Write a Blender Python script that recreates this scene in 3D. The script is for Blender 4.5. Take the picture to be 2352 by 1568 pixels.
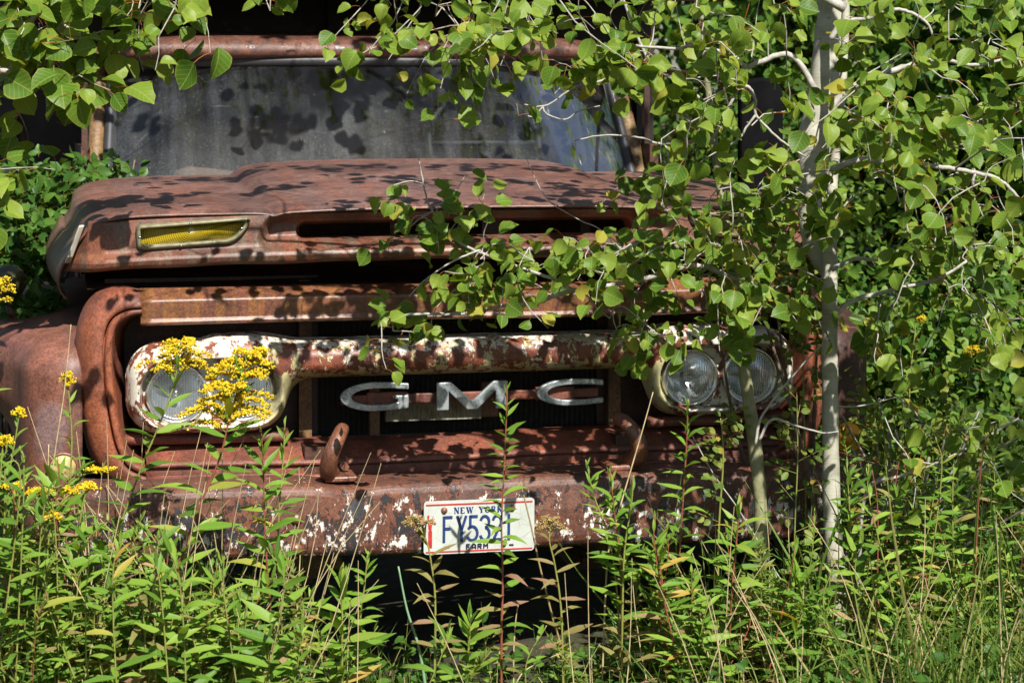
import bpy, bmesh, math, random
import numpy as np
from mathutils import Vector, Matrix
R = math.radians
rng = np.random.default_rng(7)
scene = bpy.context.scene
for o in list(bpy.data.objects):
    bpy.data.objects.remove(o)

# ------------------------------------------------------------------ camera, sky, sun, exposure
FPX, DIST, ZC, YH = 5000.0, 6.0, 1.56, 200.0        # focal length in picture units (2352 wide), distance, eye height, horizon row
cam_data = bpy.data.cameras.new('camera')
cam = bpy.data.objects.new('camera', cam_data)
scene.collection.objects.link(cam)
cam.location = (0, -DIST, ZC)
cam.rotation_euler = (R(90), 0, 0)
cam_data.sensor_width = 36.0
cam_data.lens = 36.0 * FPX / 2352.0
cam_data.shift_y = -(784.0 - YH) / 2352.0
cam_data.clip_start = 0.05
cam_data.clip_end = 400.0
cam_data.dof.use_dof = True
cam_data.dof.focus_distance = 5.75
cam_data.dof.aperture_fstop = 7.1
scene.camera = cam

SUN_EL, SUN_AZ = R(47), R(20)                       # azimuth measured from straight behind the camera towards its right
sun_dir = Vector((math.sin(SUN_AZ) * math.cos(SUN_EL), -math.cos(SUN_AZ) * math.cos(SUN_EL), math.sin(SUN_EL)))
world = bpy.data.worlds.new('World')
scene.world = world
world.use_nodes = True
wn = world.node_tree
wn.nodes.clear()
sky = wn.nodes.new('ShaderNodeTexSky')
sky.sky_type = 'NISHITA'
sky.sun_disc = False
sky.sun_elevation = SUN_EL
sky.sun_rotation = math.atan2(sun_dir.x, sun_dir.y)
bg = wn.nodes.new('ShaderNodeBackground')
bg.inputs['Strength'].default_value = 0.05
wo = wn.nodes.new('ShaderNodeOutputWorld')
wn.links.new(sky.outputs[0], bg.inputs[0])
wn.links.new(bg.outputs[0], wo.inputs[0])
sl = bpy.data.lights.new('sun', 'SUN')
sl.energy = 5.0
sl.angle = R(0.53)
sl.color = (1.0, 0.955, 0.88)
so = bpy.data.objects.new('sun', sl)
scene.collection.objects.link(so)
so.rotation_euler = (-sun_dir).to_track_quat('-Z', 'Y').to_euler()
so.location = (3, -8, 9)
vs = scene.view_settings
vs.view_transform = 'Standard'
vs.look = 'None'
vs.exposure = 0.80
vs.gamma = 1.0
vs.use_curve_mapping = False
cy = scene.cycles
cy.use_denoising = True
cy.max_bounces = 7
cy.diffuse_bounces = 3
cy.glossy_bounces = 3
cy.transmission_bounces = 6
cy.transparent_max_bounces = 10
cy.caustics_reflective = False
cy.caustics_refractive = False
cy.sample_clamp_indirect = 6.0

# ------------------------------------------------------------------ truck frame of reference
A = R(13.0)
CA, SA = math.cos(A), math.sin(A)
OX = (1075 - 1176) * DIST / FPX
def W(px, py, Y):
    """point of the place that lies at depth Y behind picture point (px, py)"""
    t = Y + DIST
    return np.array([(px - 1176) * t / FPX, Y, ZC - (py - YH) * t / FPX])
def L2W(x, y, z):
    return np.array([CA * x - SA * y + OX, SA * x + CA * y, z])

# ------------------------------------------------------------------ small helpers
C = scene.collection
def link(o, parent=None):
    C.objects.link(o)
    if parent is not None:
        o.parent = parent
    return o
def tag(o, label=None, cat=None, group=None, kind=None):
    if label: o['label'] = label
    if cat: o['category'] = cat
    if group: o['group'] = group
    if kind: o['kind'] = kind
    return o
def empty(name, loc=(0, 0, 0), rz=0.0):
    o = bpy.data.objects.new(name, None)
    o.location = loc
    o.rotation_euler = (0, 0, rz)
    o.empty_display_size = 0.05
    C.objects.link(o)
    return o
def sstep(a, b, x):
    t = np.clip((x - a) / (b - a), 0, 1)
    return t * t * (3 - 2 * t)
def catmull(pts, n=6):
    P = np.array(pts, float)
    if len(P) < 3:
        return np.array([P[0] + (P[-1] - P[0]) * k / n for k in range(n + 1)])
    Q = np.vstack([2 * P[0] - P[1], P, 2 * P[-1] - P[-2]])
    out = []
    for i in range(1, len(Q) - 2):
        p0, p1, p2, p3 = Q[i - 1], Q[i], Q[i + 1], Q[i + 2]
        for k in range(n):
            t = k / n
            out.append(0.5 * ((2 * p1) + (-p0 + p2) * t + (2 * p0 - 5 * p1 + 4 * p2 - p3) * t * t + (-p0 + 3 * p1 - 3 * p2 + p3) * t ** 3))
    out.append(P[-1])
    return np.array(out)

class MB:
    """collects polygons; build() links them as one mesh"""
    def __init__(self):
        self.V, self.Lp, self.T, self.UV, self.TI, self.M = [], [], [], [], [], []
        self.n = 0
    def add(self, V, faces, uv=None, ti=None, mat=0):
        V = np.asarray(V, float)
        lo = np.array([i for f in faces for i in f], dtype=np.int64)
        tot = np.array([len(f) for f in faces], dtype=np.int64)
        self.raw(V, lo, tot, uv, ti, mat)
    def raw(self, V, lo, tot, uv=None, ti=None, mat=0):
        self.V.append(V)
        self.Lp.append(lo + self.n)
        self.T.append(tot)
        self.UV.append(np.zeros((len(V), 2)) if uv is None else uv)
        self.TI.append(np.tile([0.5, 0.5, 0.0], (len(V), 1)) if ti is None else ti)
        self.M.append(np.full(len(tot), mat))
        self.n += len(V)
    def grid(self, G, keep=None, closed_u=False, flip=False, uv=None, mat=0):
        nu, nv = G.shape[:2]
        idx = np.arange(nu * nv).reshape(nu, nv)
        if closed_u:
            idx = np.vstack([idx, idx[:1]])
        a, b, c, d = idx[:-1, :-1], idx[1:, :-1], idx[1:, 1:], idx[:-1, 1:]
        q = np.stack([a, d, c, b] if flip else [a, b, c, d], -1).reshape(-1, 4)
        if keep is not None:
            q = q[keep.reshape(-1)]
        self.raw(G.reshape(-1, 3), q.reshape(-1), np.full(len(q), 4), uv=uv, mat=mat)
    def tube(self, P, r, seg=6, cap=True, ti=None):
        P = np.asarray(P, float)
        n = len(P)
        r = np.broadcast_to(np.asarray(r, float), (n,))
        T = np.gradient(P, axis=0)
        T /= np.linalg.norm(T, axis=1)[:, None] + 1e-9
        ref = np.array([0, 0, 1.0]) if abs(T[0, 2]) < 0.9 else np.array([1.0, 0, 0])
        u = np.cross(T[0], ref); u /= np.linalg.norm(u)
        a = np.arange(seg) * 2 * np.pi / seg
        rings = []
        for i in range(n):
            u = u - T[i] * np.dot(u, T[i]); u /= np.linalg.norm(u) + 1e-9
            w = np.cross(T[i], u)
            rings.append(P[i] + r[i] * (np.cos(a)[:, None] * u + np.sin(a)[:, None] * w))
        G = np.array(rings)
        idx = np.arange(n * seg).reshape(n, seg)
        nx = np.roll(idx, -1, axis=1)
        q = np.stack([idx[:-1], nx[:-1], nx[1:], idx[1:]], -1).reshape(-1, 4)
        lo, tot = q.reshape(-1), np.full(len(q), 4)
        if cap:
            lo = np.concatenate([lo, idx[0][::-1], idx[-1]])
            tot = np.concatenate([tot, [seg, seg]])
        tt = None if ti is None else np.tile(ti, (n * seg, 1))
        vv = np.repeat(np.linspace(0, 1, n), seg)
        self.raw(G.reshape(-1, 3), lo, tot, uv=np.stack([np.tile(a / 6.28, n), vv], -1), ti=tt)
    def box(self, c, s, rot=None):
        c, s = np.array(c, float), np.array(s, float) / 2
        V = np.array([[x, y, z] for x in (-1, 1) for y in (-1, 1) for z in (-1, 1)]) * s
        if rot is not None:
            V = V @ np.array(rot).T
        self.add(V + c, [(0, 1, 3, 2), (4, 6, 7, 5), (0, 4, 5, 1), (2, 3, 7, 6), (0, 2, 6, 4), (1, 5, 7, 3)])
    def prism(self, poly, y0, y1, ymap=None):
        """outline in (x, z) extruded from y0 (front) to y1; ymap(x) adds a bow"""
        P = np.array(poly, float); n = len(P)
        off = np.zeros(n) if ymap is None else ymap(P[:, 0])
        V = np.vstack([np.c_[P[:, 0], np.full(n, y0) + off, P[:, 1]], np.c_[P[:, 0], np.full(n, y1) + off, P[:, 1]]])
        F = [tuple(range(n)), tuple(range(2 * n - 1, n - 1, -1))] + [(i, i + n, (i + 1) % n + n, (i + 1) % n) for i in range(n)]
        self.add(V, F)
    def lathe(self, prof, c, seg=32):
        """profile of (radius, y) about the y axis through c"""
        a = np.arange(seg) * 2 * np.pi / seg
        G = np.array([[[c[0] + r * math.cos(t), c[1] + y, c[2] + r * math.sin(t)] for (r, y) in prof] for t in a])
        self.grid(G, closed_u=True)
    def inst(self, tpl, Rm, loc, tint):
        """k copies of a leaf template: Rm (k,3,3), loc (k,3), tint (k,)"""
        k, n = len(loc), len(tpl.V)
        V = np.einsum('kij,nj->kni', Rm, tpl.V) + loc[:, None, :]
        lo = (np.tile(tpl.lo, (k, 1)) + (np.arange(k) * n)[:, None]).reshape(-1)
        ti = np.tile(tpl.ti, (k, 1, 1)); ti[:, :, 0] = tint[:, None]
        self.raw(V.reshape(-1, 3), lo, np.tile(tpl.tot, k), uv=np.tile(tpl.uv, (k, 1)), ti=ti.reshape(-1, 3))
    def mesh(self, name, mats, smooth=True):
        V, lo, tot = np.vstack(self.V), np.concatenate(self.Lp), np.concatenate(self.T)
        me = bpy.data.meshes.new(name)
        me.vertices.add(len(V)); me.vertices.foreach_set('co', V.astype(np.float32).ravel())
        me.loops.add(len(lo)); me.loops.foreach_set('vertex_index', lo.astype(np.int32))
        me.polygons.add(len(tot))
        me.polygons.foreach_set('loop_start', np.concatenate([[0], np.cumsum(tot)[:-1]]).astype(np.int32))
        me.polygons.foreach_set('material_index', np.concatenate(self.M).astype(np.int32))
        me.polygons.foreach_set('use_smooth', np.full(len(tot), smooth))
        uvl = me.uv_layers.new(name='UVMap')
        uvl.data.foreach_set('uv', np.vstack(self.UV)[lo].astype(np.float32).ravel())
        at = me.attributes.new('tint', 'FLOAT_VECTOR', 'POINT')
        at.data.foreach_set('vector', np.vstack(self.TI).astype(np.float32).ravel())
        me.update(calc_edges=True)
        for m in (mats if isinstance(mats, (list, tuple)) else [mats]):
            me.materials.append(m)
        return me
    def build(self, name, mats, parent=None, smooth=True, bevel=0, solid=0, flat=None, off=None):
        if off is not None:
            self.V = [v - np.asarray(off) for v in self.V]
        me = self.mesh(name, mats, smooth and flat is None)
        o = link(bpy.data.objects.new(name, me), parent)
        if off is not None and parent is None:
            o.location = off
        if solid:
            md = o.modifiers.new('solid', 'SOLIDIFY'); md.thickness = solid; md.offset = 0
        if bevel:
            md = o.modifiers.new('bevel', 'BEVEL'); md.width = bevel; md.segments = 2; md.limit_method = 'ANGLE'; md.angle_limit = R(40)
            md.harden_normals = False
        return o

# ------------------------------------------------------------------ materials
class NT:
    def __init__(self, name):
        self.m = bpy.data.materials.new(name)
        self.m.use_nodes = True
        self.t = self.m.node_tree
        self.t.nodes.clear()
        self.out = self.n('OutputMaterial')
    def n(self, kind, ins=None, **kw):
        nd = self.t.nodes.new('ShaderNode' + kind)
        for k, v in kw.items():
            setattr(nd, k, v)
        for k, v in (ins or {}).items():
            self.s(nd.inputs[k], v)
        return nd
    def s(self, sock, v):
        if hasattr(v, 'is_output') or isinstance(v, bpy.types.NodeSocket):
            self.t.links.new(v, sock)
        elif isinstance(v, (tuple, list)) and len(v) == 3 and sock.type == 'RGBA':
            sock.default_value = (*v, 1)
        elif sock.type == 'RGBA' and isinstance(v, (int, float)):
            sock.default_value = (v, v, v, 1)
        else:
            sock.default_value = v
    def math(self, op, a, b=0.0, c=0.0, clamp=False):
        nd = self.n('Math', operation=op, use_clamp=clamp)
        self.s(nd.inputs[0], a); self.s(nd.inputs[1], b); self.s(nd.inputs[2], c)
        return nd.outputs[0]
    def mix(self, f, a, b, mode='MIX'):
        nd = self.n('MixRGB', blend_type=mode)
        self.s(nd.inputs[0], f); self.s(nd.inputs[1], a); self.s(nd.inputs[2], b)
        return nd.outputs[0]
    def ramp(self, f, stops):
        nd = self.n('ValToRGB')
        self.s(nd.inputs[0], f)
        el = nd.color_ramp.elements
        while len(el) > 1:
            el.remove(el[-1])
        for i, (p, c) in enumerate(stops):
            e = el[0] if i == 0 else el.new(p)
            e.position = p
            e.color = (c, c, c, 1) if isinstance(c, (int, float)) else (*c, 1)
        return nd.outputs[0]
    def noise(self, vec, scale, detail=4.0, rough=0.55, dist=0.0):
        nd = self.n('TexNoise', {'Vector': vec, 'Scale': scale, 'Detail': detail, 'Roughness': rough, 'Distortion': dist})
        return nd.outputs[0]
    def coord(self, kind='Object', scale=(1, 1, 1), loc=(0, 0, 0)):
        tc = self.n('TexCoord')
        mp = self.n('Mapping', {'Scale': scale, 'Location': loc})
        self.t.links.new(tc.outputs[kind], mp.inputs['Vector'])
        return mp.outputs[0]
    def surf(self, sh):
        self.t.links.new(sh, self.out.inputs['Surface'])
        return self.m
    def bump(self, h, strength=0.3, dist=0.002):
        nd = self.n('Bump', {'Strength': strength, 'Distance': dist, 'Height': h})
        return nd.outputs[0]
    def pbr(self, col, rough=0.6, metal=0.0, normal=None, **kw):
        nd = self.n('BsdfPrincipled', {'Base Color': col, 'Roughness': rough, 'Metallic': metal})
        if normal is not None:
            self.s(nd.inputs['Normal'], normal)
        for k, v in kw.items():
            self.s(nd.inputs[k.replace('_', ' ')], v)
        return nd.outputs[0]

def rust(name, lo, mid, hi, scale=5.0, streak=None, paint=None, rough=(0.42, 0.72), bump=0.35, fleck=0.35, spec=0.5, patch=None):
    """rusted sheet metal; streak=(colour, amount, stretch); paint=[(colour, threshold, scale, z0, z1, shift)]; patch=(colour, x, z, rx, rz)"""
    k = NT(name)
    co = k.coord()
    n1 = k.noise(co, scale, 7, 0.62, 0.3)
    n2 = k.noise(co, scale * 14, 5, 0.6)
    n3 = k.noise(k.coord(loc=(3.1, 7.7, 1.3)), scale * 2.7, 6, 0.6)
    col = k.ramp(n1, [(0.30, lo), (0.48, mid), (0.68, hi)])
    col = k.mix(k.ramp(n3, [(0.45, 0.0), (0.68, 0.6)]), col, lo)
    if streak:
        sc, amt, st = streak
        s1 = k.noise(k.coord(scale=(st, st * 0.10, st * 0.07)), 1.0, 4, 0.6, 0.2)
        col = k.mix(k.math('MULTIPLY', k.ramp(s1, [(0.46, 0.0), (0.60, 1.0)]), amt), col, sc)
    if patch:
        pc, x, z, rx, rz = patch
        sp = k.n('SeparateXYZ', {'Vector': co})
        dx = k.math('DIVIDE', k.math('SUBTRACT', sp.outputs[0], x), rx)
        dz = k.math('DIVIDE', k.math('SUBTRACT', sp.outputs[2], z), rz)
        dd = k.math('ADD', k.math('ADD', k.math('MULTIPLY', dx, dx), k.math('MULTIPLY', dz, dz)), k.math('MULTIPLY', k.math('SUBTRACT', n3, 0.5), 2.0))
        col = k.mix(k.math('MULTIPLY', k.ramp(dd, [(0.45, 1.0), (1.1, 0.0)]), 0.8), col, pc)
    col = k.mix(fleck, col, k.mix(1.0, col, k.ramp(n2, [(0.35, 0.35), (0.62, 1.35)]), 'MULTIPLY'))
    # old grime, and raw orange rust breaking through in small patches
    n4 = k.noise(k.coord(scale=(1, 1, 0.55), loc=(9.1, 4.4, 2.7)), scale * 1.1, 8, 0.68, 0.6)
    col = k.mix(1.0, col, k.ramp(n4, [(0.34, (0.50, 0.45, 0.43)), (0.50, (0.92, 0.90, 0.88)), (0.66, (1.12, 1.02, 0.96))]), 'MULTIPLY')
    n5 = k.noise(k.coord(loc=(2.1, 8.4, 6.7)), scale * 4.5, 9, 0.72)
    col = k.mix(k.math('MULTIPLY', k.ramp(n5, [(0.60, 0.0), (0.68, 1.0)]), 0.55), col, (0.30, 0.095, 0.032))
    n6 = k.noise(k.coord(loc=(4.7, 1.9, 3.3)), 170.0, 5, 0.7)
    col = k.mix(0.75, col, k.mix(1.0, col, k.ramp(n6, [(0.36, (0.42, 0.38, 0.38)), (0.52, (0.95, 0.95, 0.95)), (0.66, (1.45, 1.30, 1.18))]), 'MULTIPLY'))
    # rust blisters and pits
    vo = k.n('TexVoronoi', {'Vector': k.coord(loc=(1, 2, 3)), 'Scale': scale * 22})
    pit = k.math('MULTIPLY', k.ramp(vo.outputs['Distance'], [(0.10, 1.0), (0.22, 0.0)]), k.ramp(n3, [(0.50, 0.0), (0.60, 1.0)]))
    col = k.mix(k.math('MULTIPLY', pit, 0.7), col, (0.05, 0.02, 0.015))
    rg = k.math('MULTIPLY_ADD', n3, rough[1] - rough[0], rough[0])
    h = k.math('MULTIPLY_ADD', pit, -0.8, k.math('MULTIPLY_ADD', n6, 0.9, n2))
    for (pc, th, psc, z0, z1, sh) in (paint or []):
        pn = k.noise(k.coord(scale=(1, 1, 0.6), loc=(5.3 + psc, 2.2, 8.8)), psc, 10, 0.72, 0.15)
        v = pn
        if sh:
            sp = k.n('SeparateXYZ', {'Vector': co})
            mr = k.n('MapRange', {'Value': sp.outputs[2], 'From Min': z0, 'From Max': z1, 'To Min': 0.0, 'To Max': sh})
            v = k.math('ADD', pn, mr.outputs[0])
        edge = k.ramp(v, [(th - 0.045, 0.0), (th - 0.01, 0.75), (th + 0.005, 0.75)])
        msk = k.ramp(v, [(th, 0.0), (th + 0.012, 1.0)])
        col = k.mix(edge, col, (0.16, 0.045, 0.018))
        tone = k.mix(0.35, pc, k.mix(1.0, pc, k.ramp(n3, [(0.3, 0.55), (0.6, 1.15)]), 'MULTIPLY'))
        col = k.mix(msk, col, tone)
        rg = k.mix(msk, rg, 0.38)
        h = k.math('MULTIPLY_ADD', msk, 1.4, h)
    nrm = k.bump(h, bump, 0.0015)
    return k.surf(k.pbr(col, rg, 0.0, nrm, **{'Specular_IOR_Level': spec}))

def plain(name, col, rough=0.6, metal=0.0, bump=0.0, scale=30.0, var=0.3, **kw):
    k = NT(name)
    co = k.coord()
    n1 = k.noise(co, scale, 5, 0.6)
    c = k.mix(var, col, k.mix(1.0, col, k.ramp(n1, [(0.3, 0.45), (0.7, 1.4)]), 'MULTIPLY'))
    nrm = k.bump(n1, bump, 0.001) if bump else None
    return k.surf(k.pbr(c, rough, metal, nrm, **kw))

def leafmat(name, dark, mid, pale, yellow=None, edge=0.0, vein=None, veinamt=0.35, transl=0.30, rough=0.42, spot=0.25, petiole=(0.32, 0.12, 0.03), nveins=7.0, tcol=None):
    k = NT(name)
    at = k.n('Attribute', attribute_name='tint')
    sp = k.n('SeparateXYZ', {'Vector': at.outputs['Vector']})
    oi = k.n('ObjectInfo')
    t = k.math('FRACT', k.math('ADD', sp.outputs[0], k.math('MULTIPLY', oi.outputs['Random'], 3.7)))
    col = k.ramp(t, [(0.0, dark), (0.45, mid), (0.85, pale)] + ([(0.955, pale), (0.985, yellow)] if yellow else []))
    uv = k.n('TexCoord').outputs['UV']
    su = k.n('SeparateXYZ', {'Vector': uv})
    u = k.math('ABSOLUTE', su.outputs[0])
    v = su.outputs[1]
    tc = k.n('TexCoord')
    ofs = k.n('VectorMath', operation='ADD')
    k.t.links.new(tc.outputs['Object'], ofs.inputs[0])
    k.t.links.new(oi.outputs['Location'], ofs.inputs[1])
    ns = k.noise(ofs.outputs[0], 55.0, 4, 0.65)
    col = k.mix(0.55, col, k.mix(1.0, col, k.ramp(ns, [(0.3, 0.6), (0.7, 1.35)]), 'MULTIPLY'))
    if vein:
        mid_m = k.ramp(u, [(0.006, 1.0), (0.028, 0.0)])
        ph = k.math('FRACT', k.math('MULTIPLY', k.math('SUBTRACT', v, k.math('MULTIPLY', u, 0.75)), nveins))
        sv = k.ramp(k.math('ABSOLUTE', k.math('SUBTRACT', ph, 0.5)), [(0.02, 0.7), (0.085, 0.0)])
        vm = k.math('MULTIPLY', k.math('MAXIMUM', mid_m, sv), veinamt)
        col = k.mix(vm, col, vein)
    if edge and yellow:
        em = k.math('MULTIPLY', k.ramp(sp.outputs[1], [(0.80, 0.0), (1.0, 1.0)]), edge)
        col = k.mix(em, col, yellow)
    if spot:
        sm = k.math('MULTIPLY', k.ramp(ns, [(0.66, 0.0), (0.70, 1.0)]), spot)
        col = k.mix(sm, col, (0.16, 0.08, 0.025))
    col = k.mix(k.math('LESS_THAN', v, -0.001), col, petiole)
    b = k.n('BsdfPrincipled', {'Base Color': col, 'Roughness': rough, 'Specular IOR Level': 0.22})
    k.s(b.inputs['Normal'], k.bump(ns, 0.15, 0.002))
    tr = k.n('BsdfTranslucent', {'Color': k.mix(1.0, col, tcol or (1.5, 1.35, 0.5), 'MULTIPLY')})
    mx = k.n('MixShader', {0: transl})
    k.t.links.new(b.outputs[0], mx.inputs[1]); k.t.links.new(tr.outputs[0], mx.inputs[2])
    return k.surf(mx.outputs[0])
# ------------------------------------------------------------------ ground
def ground_z(x, y):
    x, y = np.asarray(x, float), np.asarray(y, float)
    return (0.03 + 0.08 * sstep(0.1, 1.1, x) + 0.02 * np.sin(3.1 * x + 1.3 * y) + 0.015 * np.sin(7.3 * x - 4.1 * y + 1)
            - 0.05 * sstep(-0.5, 0.3, y) * sstep(0.2, -0.6, x) + 0.25 * sstep(4, 14, y))
k = NT('soil')
co = k.coord()
sn = k.noise(co, 9, 8, 0.65); sn2 = k.noise(co, 60, 6, 0.7)
sc_ = k.ramp(sn, [(0.3, (0.020, 0.016, 0.010)), (0.5, (0.045, 0.038, 0.018)), (0.7, (0.060, 0.065, 0.022))])
sc_ = k.mix(0.5, sc_, k.mix(1.0, sc_, k.ramp(sn2, [(0.3, 0.4), (0.7, 1.7)]), 'MULTIPLY'))
M_soil = k.surf(k.pbr(sc_, 0.9, 0, k.bump(sn2, 0.8, 0.02)))
mb = MB()
gx = np.concatenate([np.linspace(-120, -6, 10), np.linspace(-4, 5, 70), np.linspace(7, 120, 10)])
gy = np.concatenate([np.linspace(-120, -9, 8), np.linspace(-7, 9, 100), np.linspace(11, 200, 12)])
GX, GY = np.meshgrid(gx, gy, indexing='ij')
mb.grid(np.stack([GX, GY, ground_z(GX, GY)], -1))
tag(mb.build('ground', M_soil), kind='structure')

# ------------------------------------------------------------------ truck materials
MAUVE, BROWN, ORANGE, DARK = (0.175, 0.088, 0.072), (0.135, 0.058, 0.040), (0.30, 0.105, 0.045), (0.060, 0.026, 0.020)
M_hood = rust('rust_hood', (0.105, 0.052, 0.042), (0.185, 0.100, 0.083), (0.225, 0.138, 0.122), 2.6, rough=(0.36, 0.55), bump=0.4, spec=0.65, fleck=0.5, streak=((0.27, 0.10, 0.055), 0.32, 11))
M_nose = rust('rust_nose', (0.095, 0.040, 0.028), (0.180, 0.072, 0.045), (0.25, 0.095, 0.050), 4.5, streak=((0.15, 0.155, 0.12), 0.42, 26), rough=(0.38, 0.62), spec=0.6)
M_bar = rust('rust_upper_bar', (0.10, 0.040, 0.028), (0.185, 0.075, 0.046), (0.26, 0.105, 0.055), 5.0, streak=((0.27, 0.125, 0.036), 0.55, 45), rough=(0.32, 0.55), spec=0.7)
M_frame = rust('rust_frame', (0.11, 0.038, 0.025), (0.225, 0.075, 0.042), (0.31, 0.105, 0.050), 3.6, rough=(0.40, 0.62), streak=((0.11, 0.085, 0.085), 0.40, 16))
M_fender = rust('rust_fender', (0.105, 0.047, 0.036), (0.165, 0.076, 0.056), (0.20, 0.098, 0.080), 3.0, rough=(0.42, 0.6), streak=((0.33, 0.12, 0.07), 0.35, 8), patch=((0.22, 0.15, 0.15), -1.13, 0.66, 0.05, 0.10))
M_white = rust('flaked_white_paint', (0.095, 0.028, 0.018), (0.20, 0.058, 0.032), (0.27, 0.085, 0.045), 9.0,
               paint=[((0.64, 0.61, 0.52), 0.575, 30, 0.845, 0.895, 0.20), ((0.46, 0.42, 0.22), 0.560, 36, 0.815, 0.775, 0.15)], rough=(0.35, 0.6), spec=0.6)
M_podwhite = rust('flaked_white_pod', (0.12, 0.034, 0.020), (0.23, 0.070, 0.038), (0.32, 0.10, 0.045), 9.0,
                  paint=[((0.66, 0.62, 0.52), 0.485, 20, 0, 1, 0)], rough=(0.35, 0.6), spec=0.6)
M_bumper = rust('rust_bumper', (0.060, 0.028, 0.020), (0.125, 0.056, 0.040), (0.170, 0.068, 0.042), 6.0, streak=((0.22, 0.080, 0.036), 0.35, 16),
                paint=[((0.026, 0.027, 0.031), 0.580, 17, 0.53, 0.46, 0.085), ((0.66, 0.64, 0.58), 0.632, 36, 0.545, 0.45, 0.075)], rough=(0.40, 0.7), spec=0.6, bump=0.7)
M_pan = rust('rust_pan', (0.085, 0.032, 0.022), (0.155, 0.058, 0.040), (0.23, 0.080, 0.046), 4.0, streak=((0.30, 0.085, 0.05), 0.4, 9))
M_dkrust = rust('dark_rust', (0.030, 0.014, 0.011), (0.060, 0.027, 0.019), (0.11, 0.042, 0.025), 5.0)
M_cabrust = rust('rust_roof', (0.060, 0.028, 0.022), (0.130, 0.058, 0.040), (0.20, 0.10, 0.076), 11.0, paint=[((0.05, 0.03, 0.025), 0.56, 26, 0, 1, 0)])
M_hook = rust('rust_hook', (0.13, 0.05, 0.03), (0.21, 0.085, 0.045), (0.27, 0.11, 0.06), 14.0, bump=0.6, rough=(0.3, 0.5), spec=0.8)
M_body = rust('cargo_steel', (0.010, 0.008, 0.007), (0.018, 0.013, 0.012), (0.030, 0.016, 0.012), 3.0)
M_rubber = plain('rubber', (0.018, 0.018, 0.019), 0.7, bump=0.3)
M_gasket = plain('gasket_rubber', (0.030, 0.031, 0.035), 0.5, scale=18, var=0.6)
M_spring = rust('spring_steel', (0.11, 0.06, 0.025), (0.19, 0.105, 0.045), (0.26, 0.15, 0.07), 8.0)
M_chrome = NT('weathered_chrome')
k = M_chrome; co = k.coord()
cn = k.noise(k.coord(scale=(1, 1, 1.8)), 170, 8, 0.75); cn2 = k.noise(co, 26, 5, 0.6)
msk = k.ramp(k.math('MULTIPLY_ADD', cn2, 0.5, cn), [(0.66, 0.15), (0.78, 0.75), (0.86, 1.0)])
M_chrome = k.surf(k.pbr(k.mix(msk, (0.09, 0.12, 0.135), (0.50, 0.54, 0.55)), k.mix(msk, 0.45, 0.28), k.math('MULTIPLY', msk, 0.6), k.bump(cn, 0.3, 0.001)))
M_rim = plain('headlight_chrome', (0.62, 0.62, 0.60), 0.22, 0.9, scale=40, var=0.35)
M_reflector = plain('reflector', (0.78, 0.81, 0.84), 0.22, 0.85, scale=30, var=0.3)
k = NT('lamp_glass'); co = k.coord()
sx = k.n('SeparateXYZ', {'Vector': co})
wv = k.math('SINE', k.math('MULTIPLY', sx.outputs[0], 900.0))
fz = k.math('FRACT', k.math('MULTIPLY', sx.outputs[2], 19.0))
hb = k.math('GREATER_THAN', fz, 0.93)
gnm = k.bump(k.math('MULTIPLY_ADD', hb, 1.2, wv), 0.35, 0.0012)
gtr = k.n('BsdfTransparent', {'Color': k.mix(k.ramp(wv, [(0.0, 0.0), (0.9, 1.0)]), (0.70, 0.73, 0.73), (0.97, 0.98, 0.98))})  # light and dark of the flutes put into the glass tint
ggl = k.n('BsdfGlossy', {'Color': (1, 1, 1), 'Roughness': 0.06, 'Normal': gnm})
gfr = k.n('Fresnel', {'IOR': 1.52, 'Normal': gnm})
gl = k.n('MixShader', {0: gfr.outputs[0]})
k.t.links.new(gtr.outputs[0], gl.inputs[1]); k.t.links.new(ggl.outputs[0], gl.inputs[2])
gd = k.n('BsdfDiffuse', {'Color': (0.42, 0.44, 0.42)})
gm = k.n('MixShader', {0: k.ramp(k.noise(co, 25, 4, 0.6), [(0.45, 0.0), (0.75, 0.06)])})
k.t.links.new(gl.outputs[0], gm.inputs[1]); k.t.links.new(gd.outputs[0], gm.inputs[2])
M_lampglass = k.surf(gm.outputs[0])
def lens_mat(name, col, c):
    k = NT(name); co = k.coord(loc=(-c[0], 0, -c[1]))
    sp = k.n('SeparateXYZ', {'Vector': co})
    rr = k.math('SQRT', k.math('ADD', k.math('MULTIPLY', sp.outputs[0], sp.outputs[0]), k.math('MULTIPLY', sp.outputs[2], sp.outputs[2])))
    wv = k.math('SINE', k.math('MULTIPLY', rr, 1150.0))
    cc = k.mix(k.math('MULTIPLY_ADD', wv, 0.5, 0.5, clamp=True), tuple(q * 0.62 for q in col), col)
    cc = k.mix(k.ramp(rr, [(0.004, 0.55), (0.012, 0.0)]), cc, (0.85, 0.80, 0.45))
    return k.surf(k.pbr(cc, 0.18, 0, k.bump(wv, 0.4, 0.0012), Transmission_Weight=0.25, IOR=1.45))
M_amber = lens_mat('yellow_lens', (0.50, 0.36, 0.012), (-0.762, 1.180))
M_amber2 = lens_mat('yellow_lens_other', (0.50, 0.36, 0.012), (0.762, 1.180))
M_lampbezel = plain('lamp_bezel', (0.22, 0.205, 0.12), 0.4, 0.2, bump=0.3, scale=50, var=0.6)
M_cream = plain('faded_lamp', (0.42, 0.34, 0.13), 0.5, bump=0.4, scale=60, var=0.8)
M_orange = plain('orange_lamp', (0.85, 0.36, 0.015), 0.3)
M_seat = plain('seat_vinyl', (0.17, 0.105, 0.070), 0.7, bump=0.3, scale=9)
M_interior = plain('cab_interior', (0.045, 0.042, 0.042), 0.8)
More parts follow.
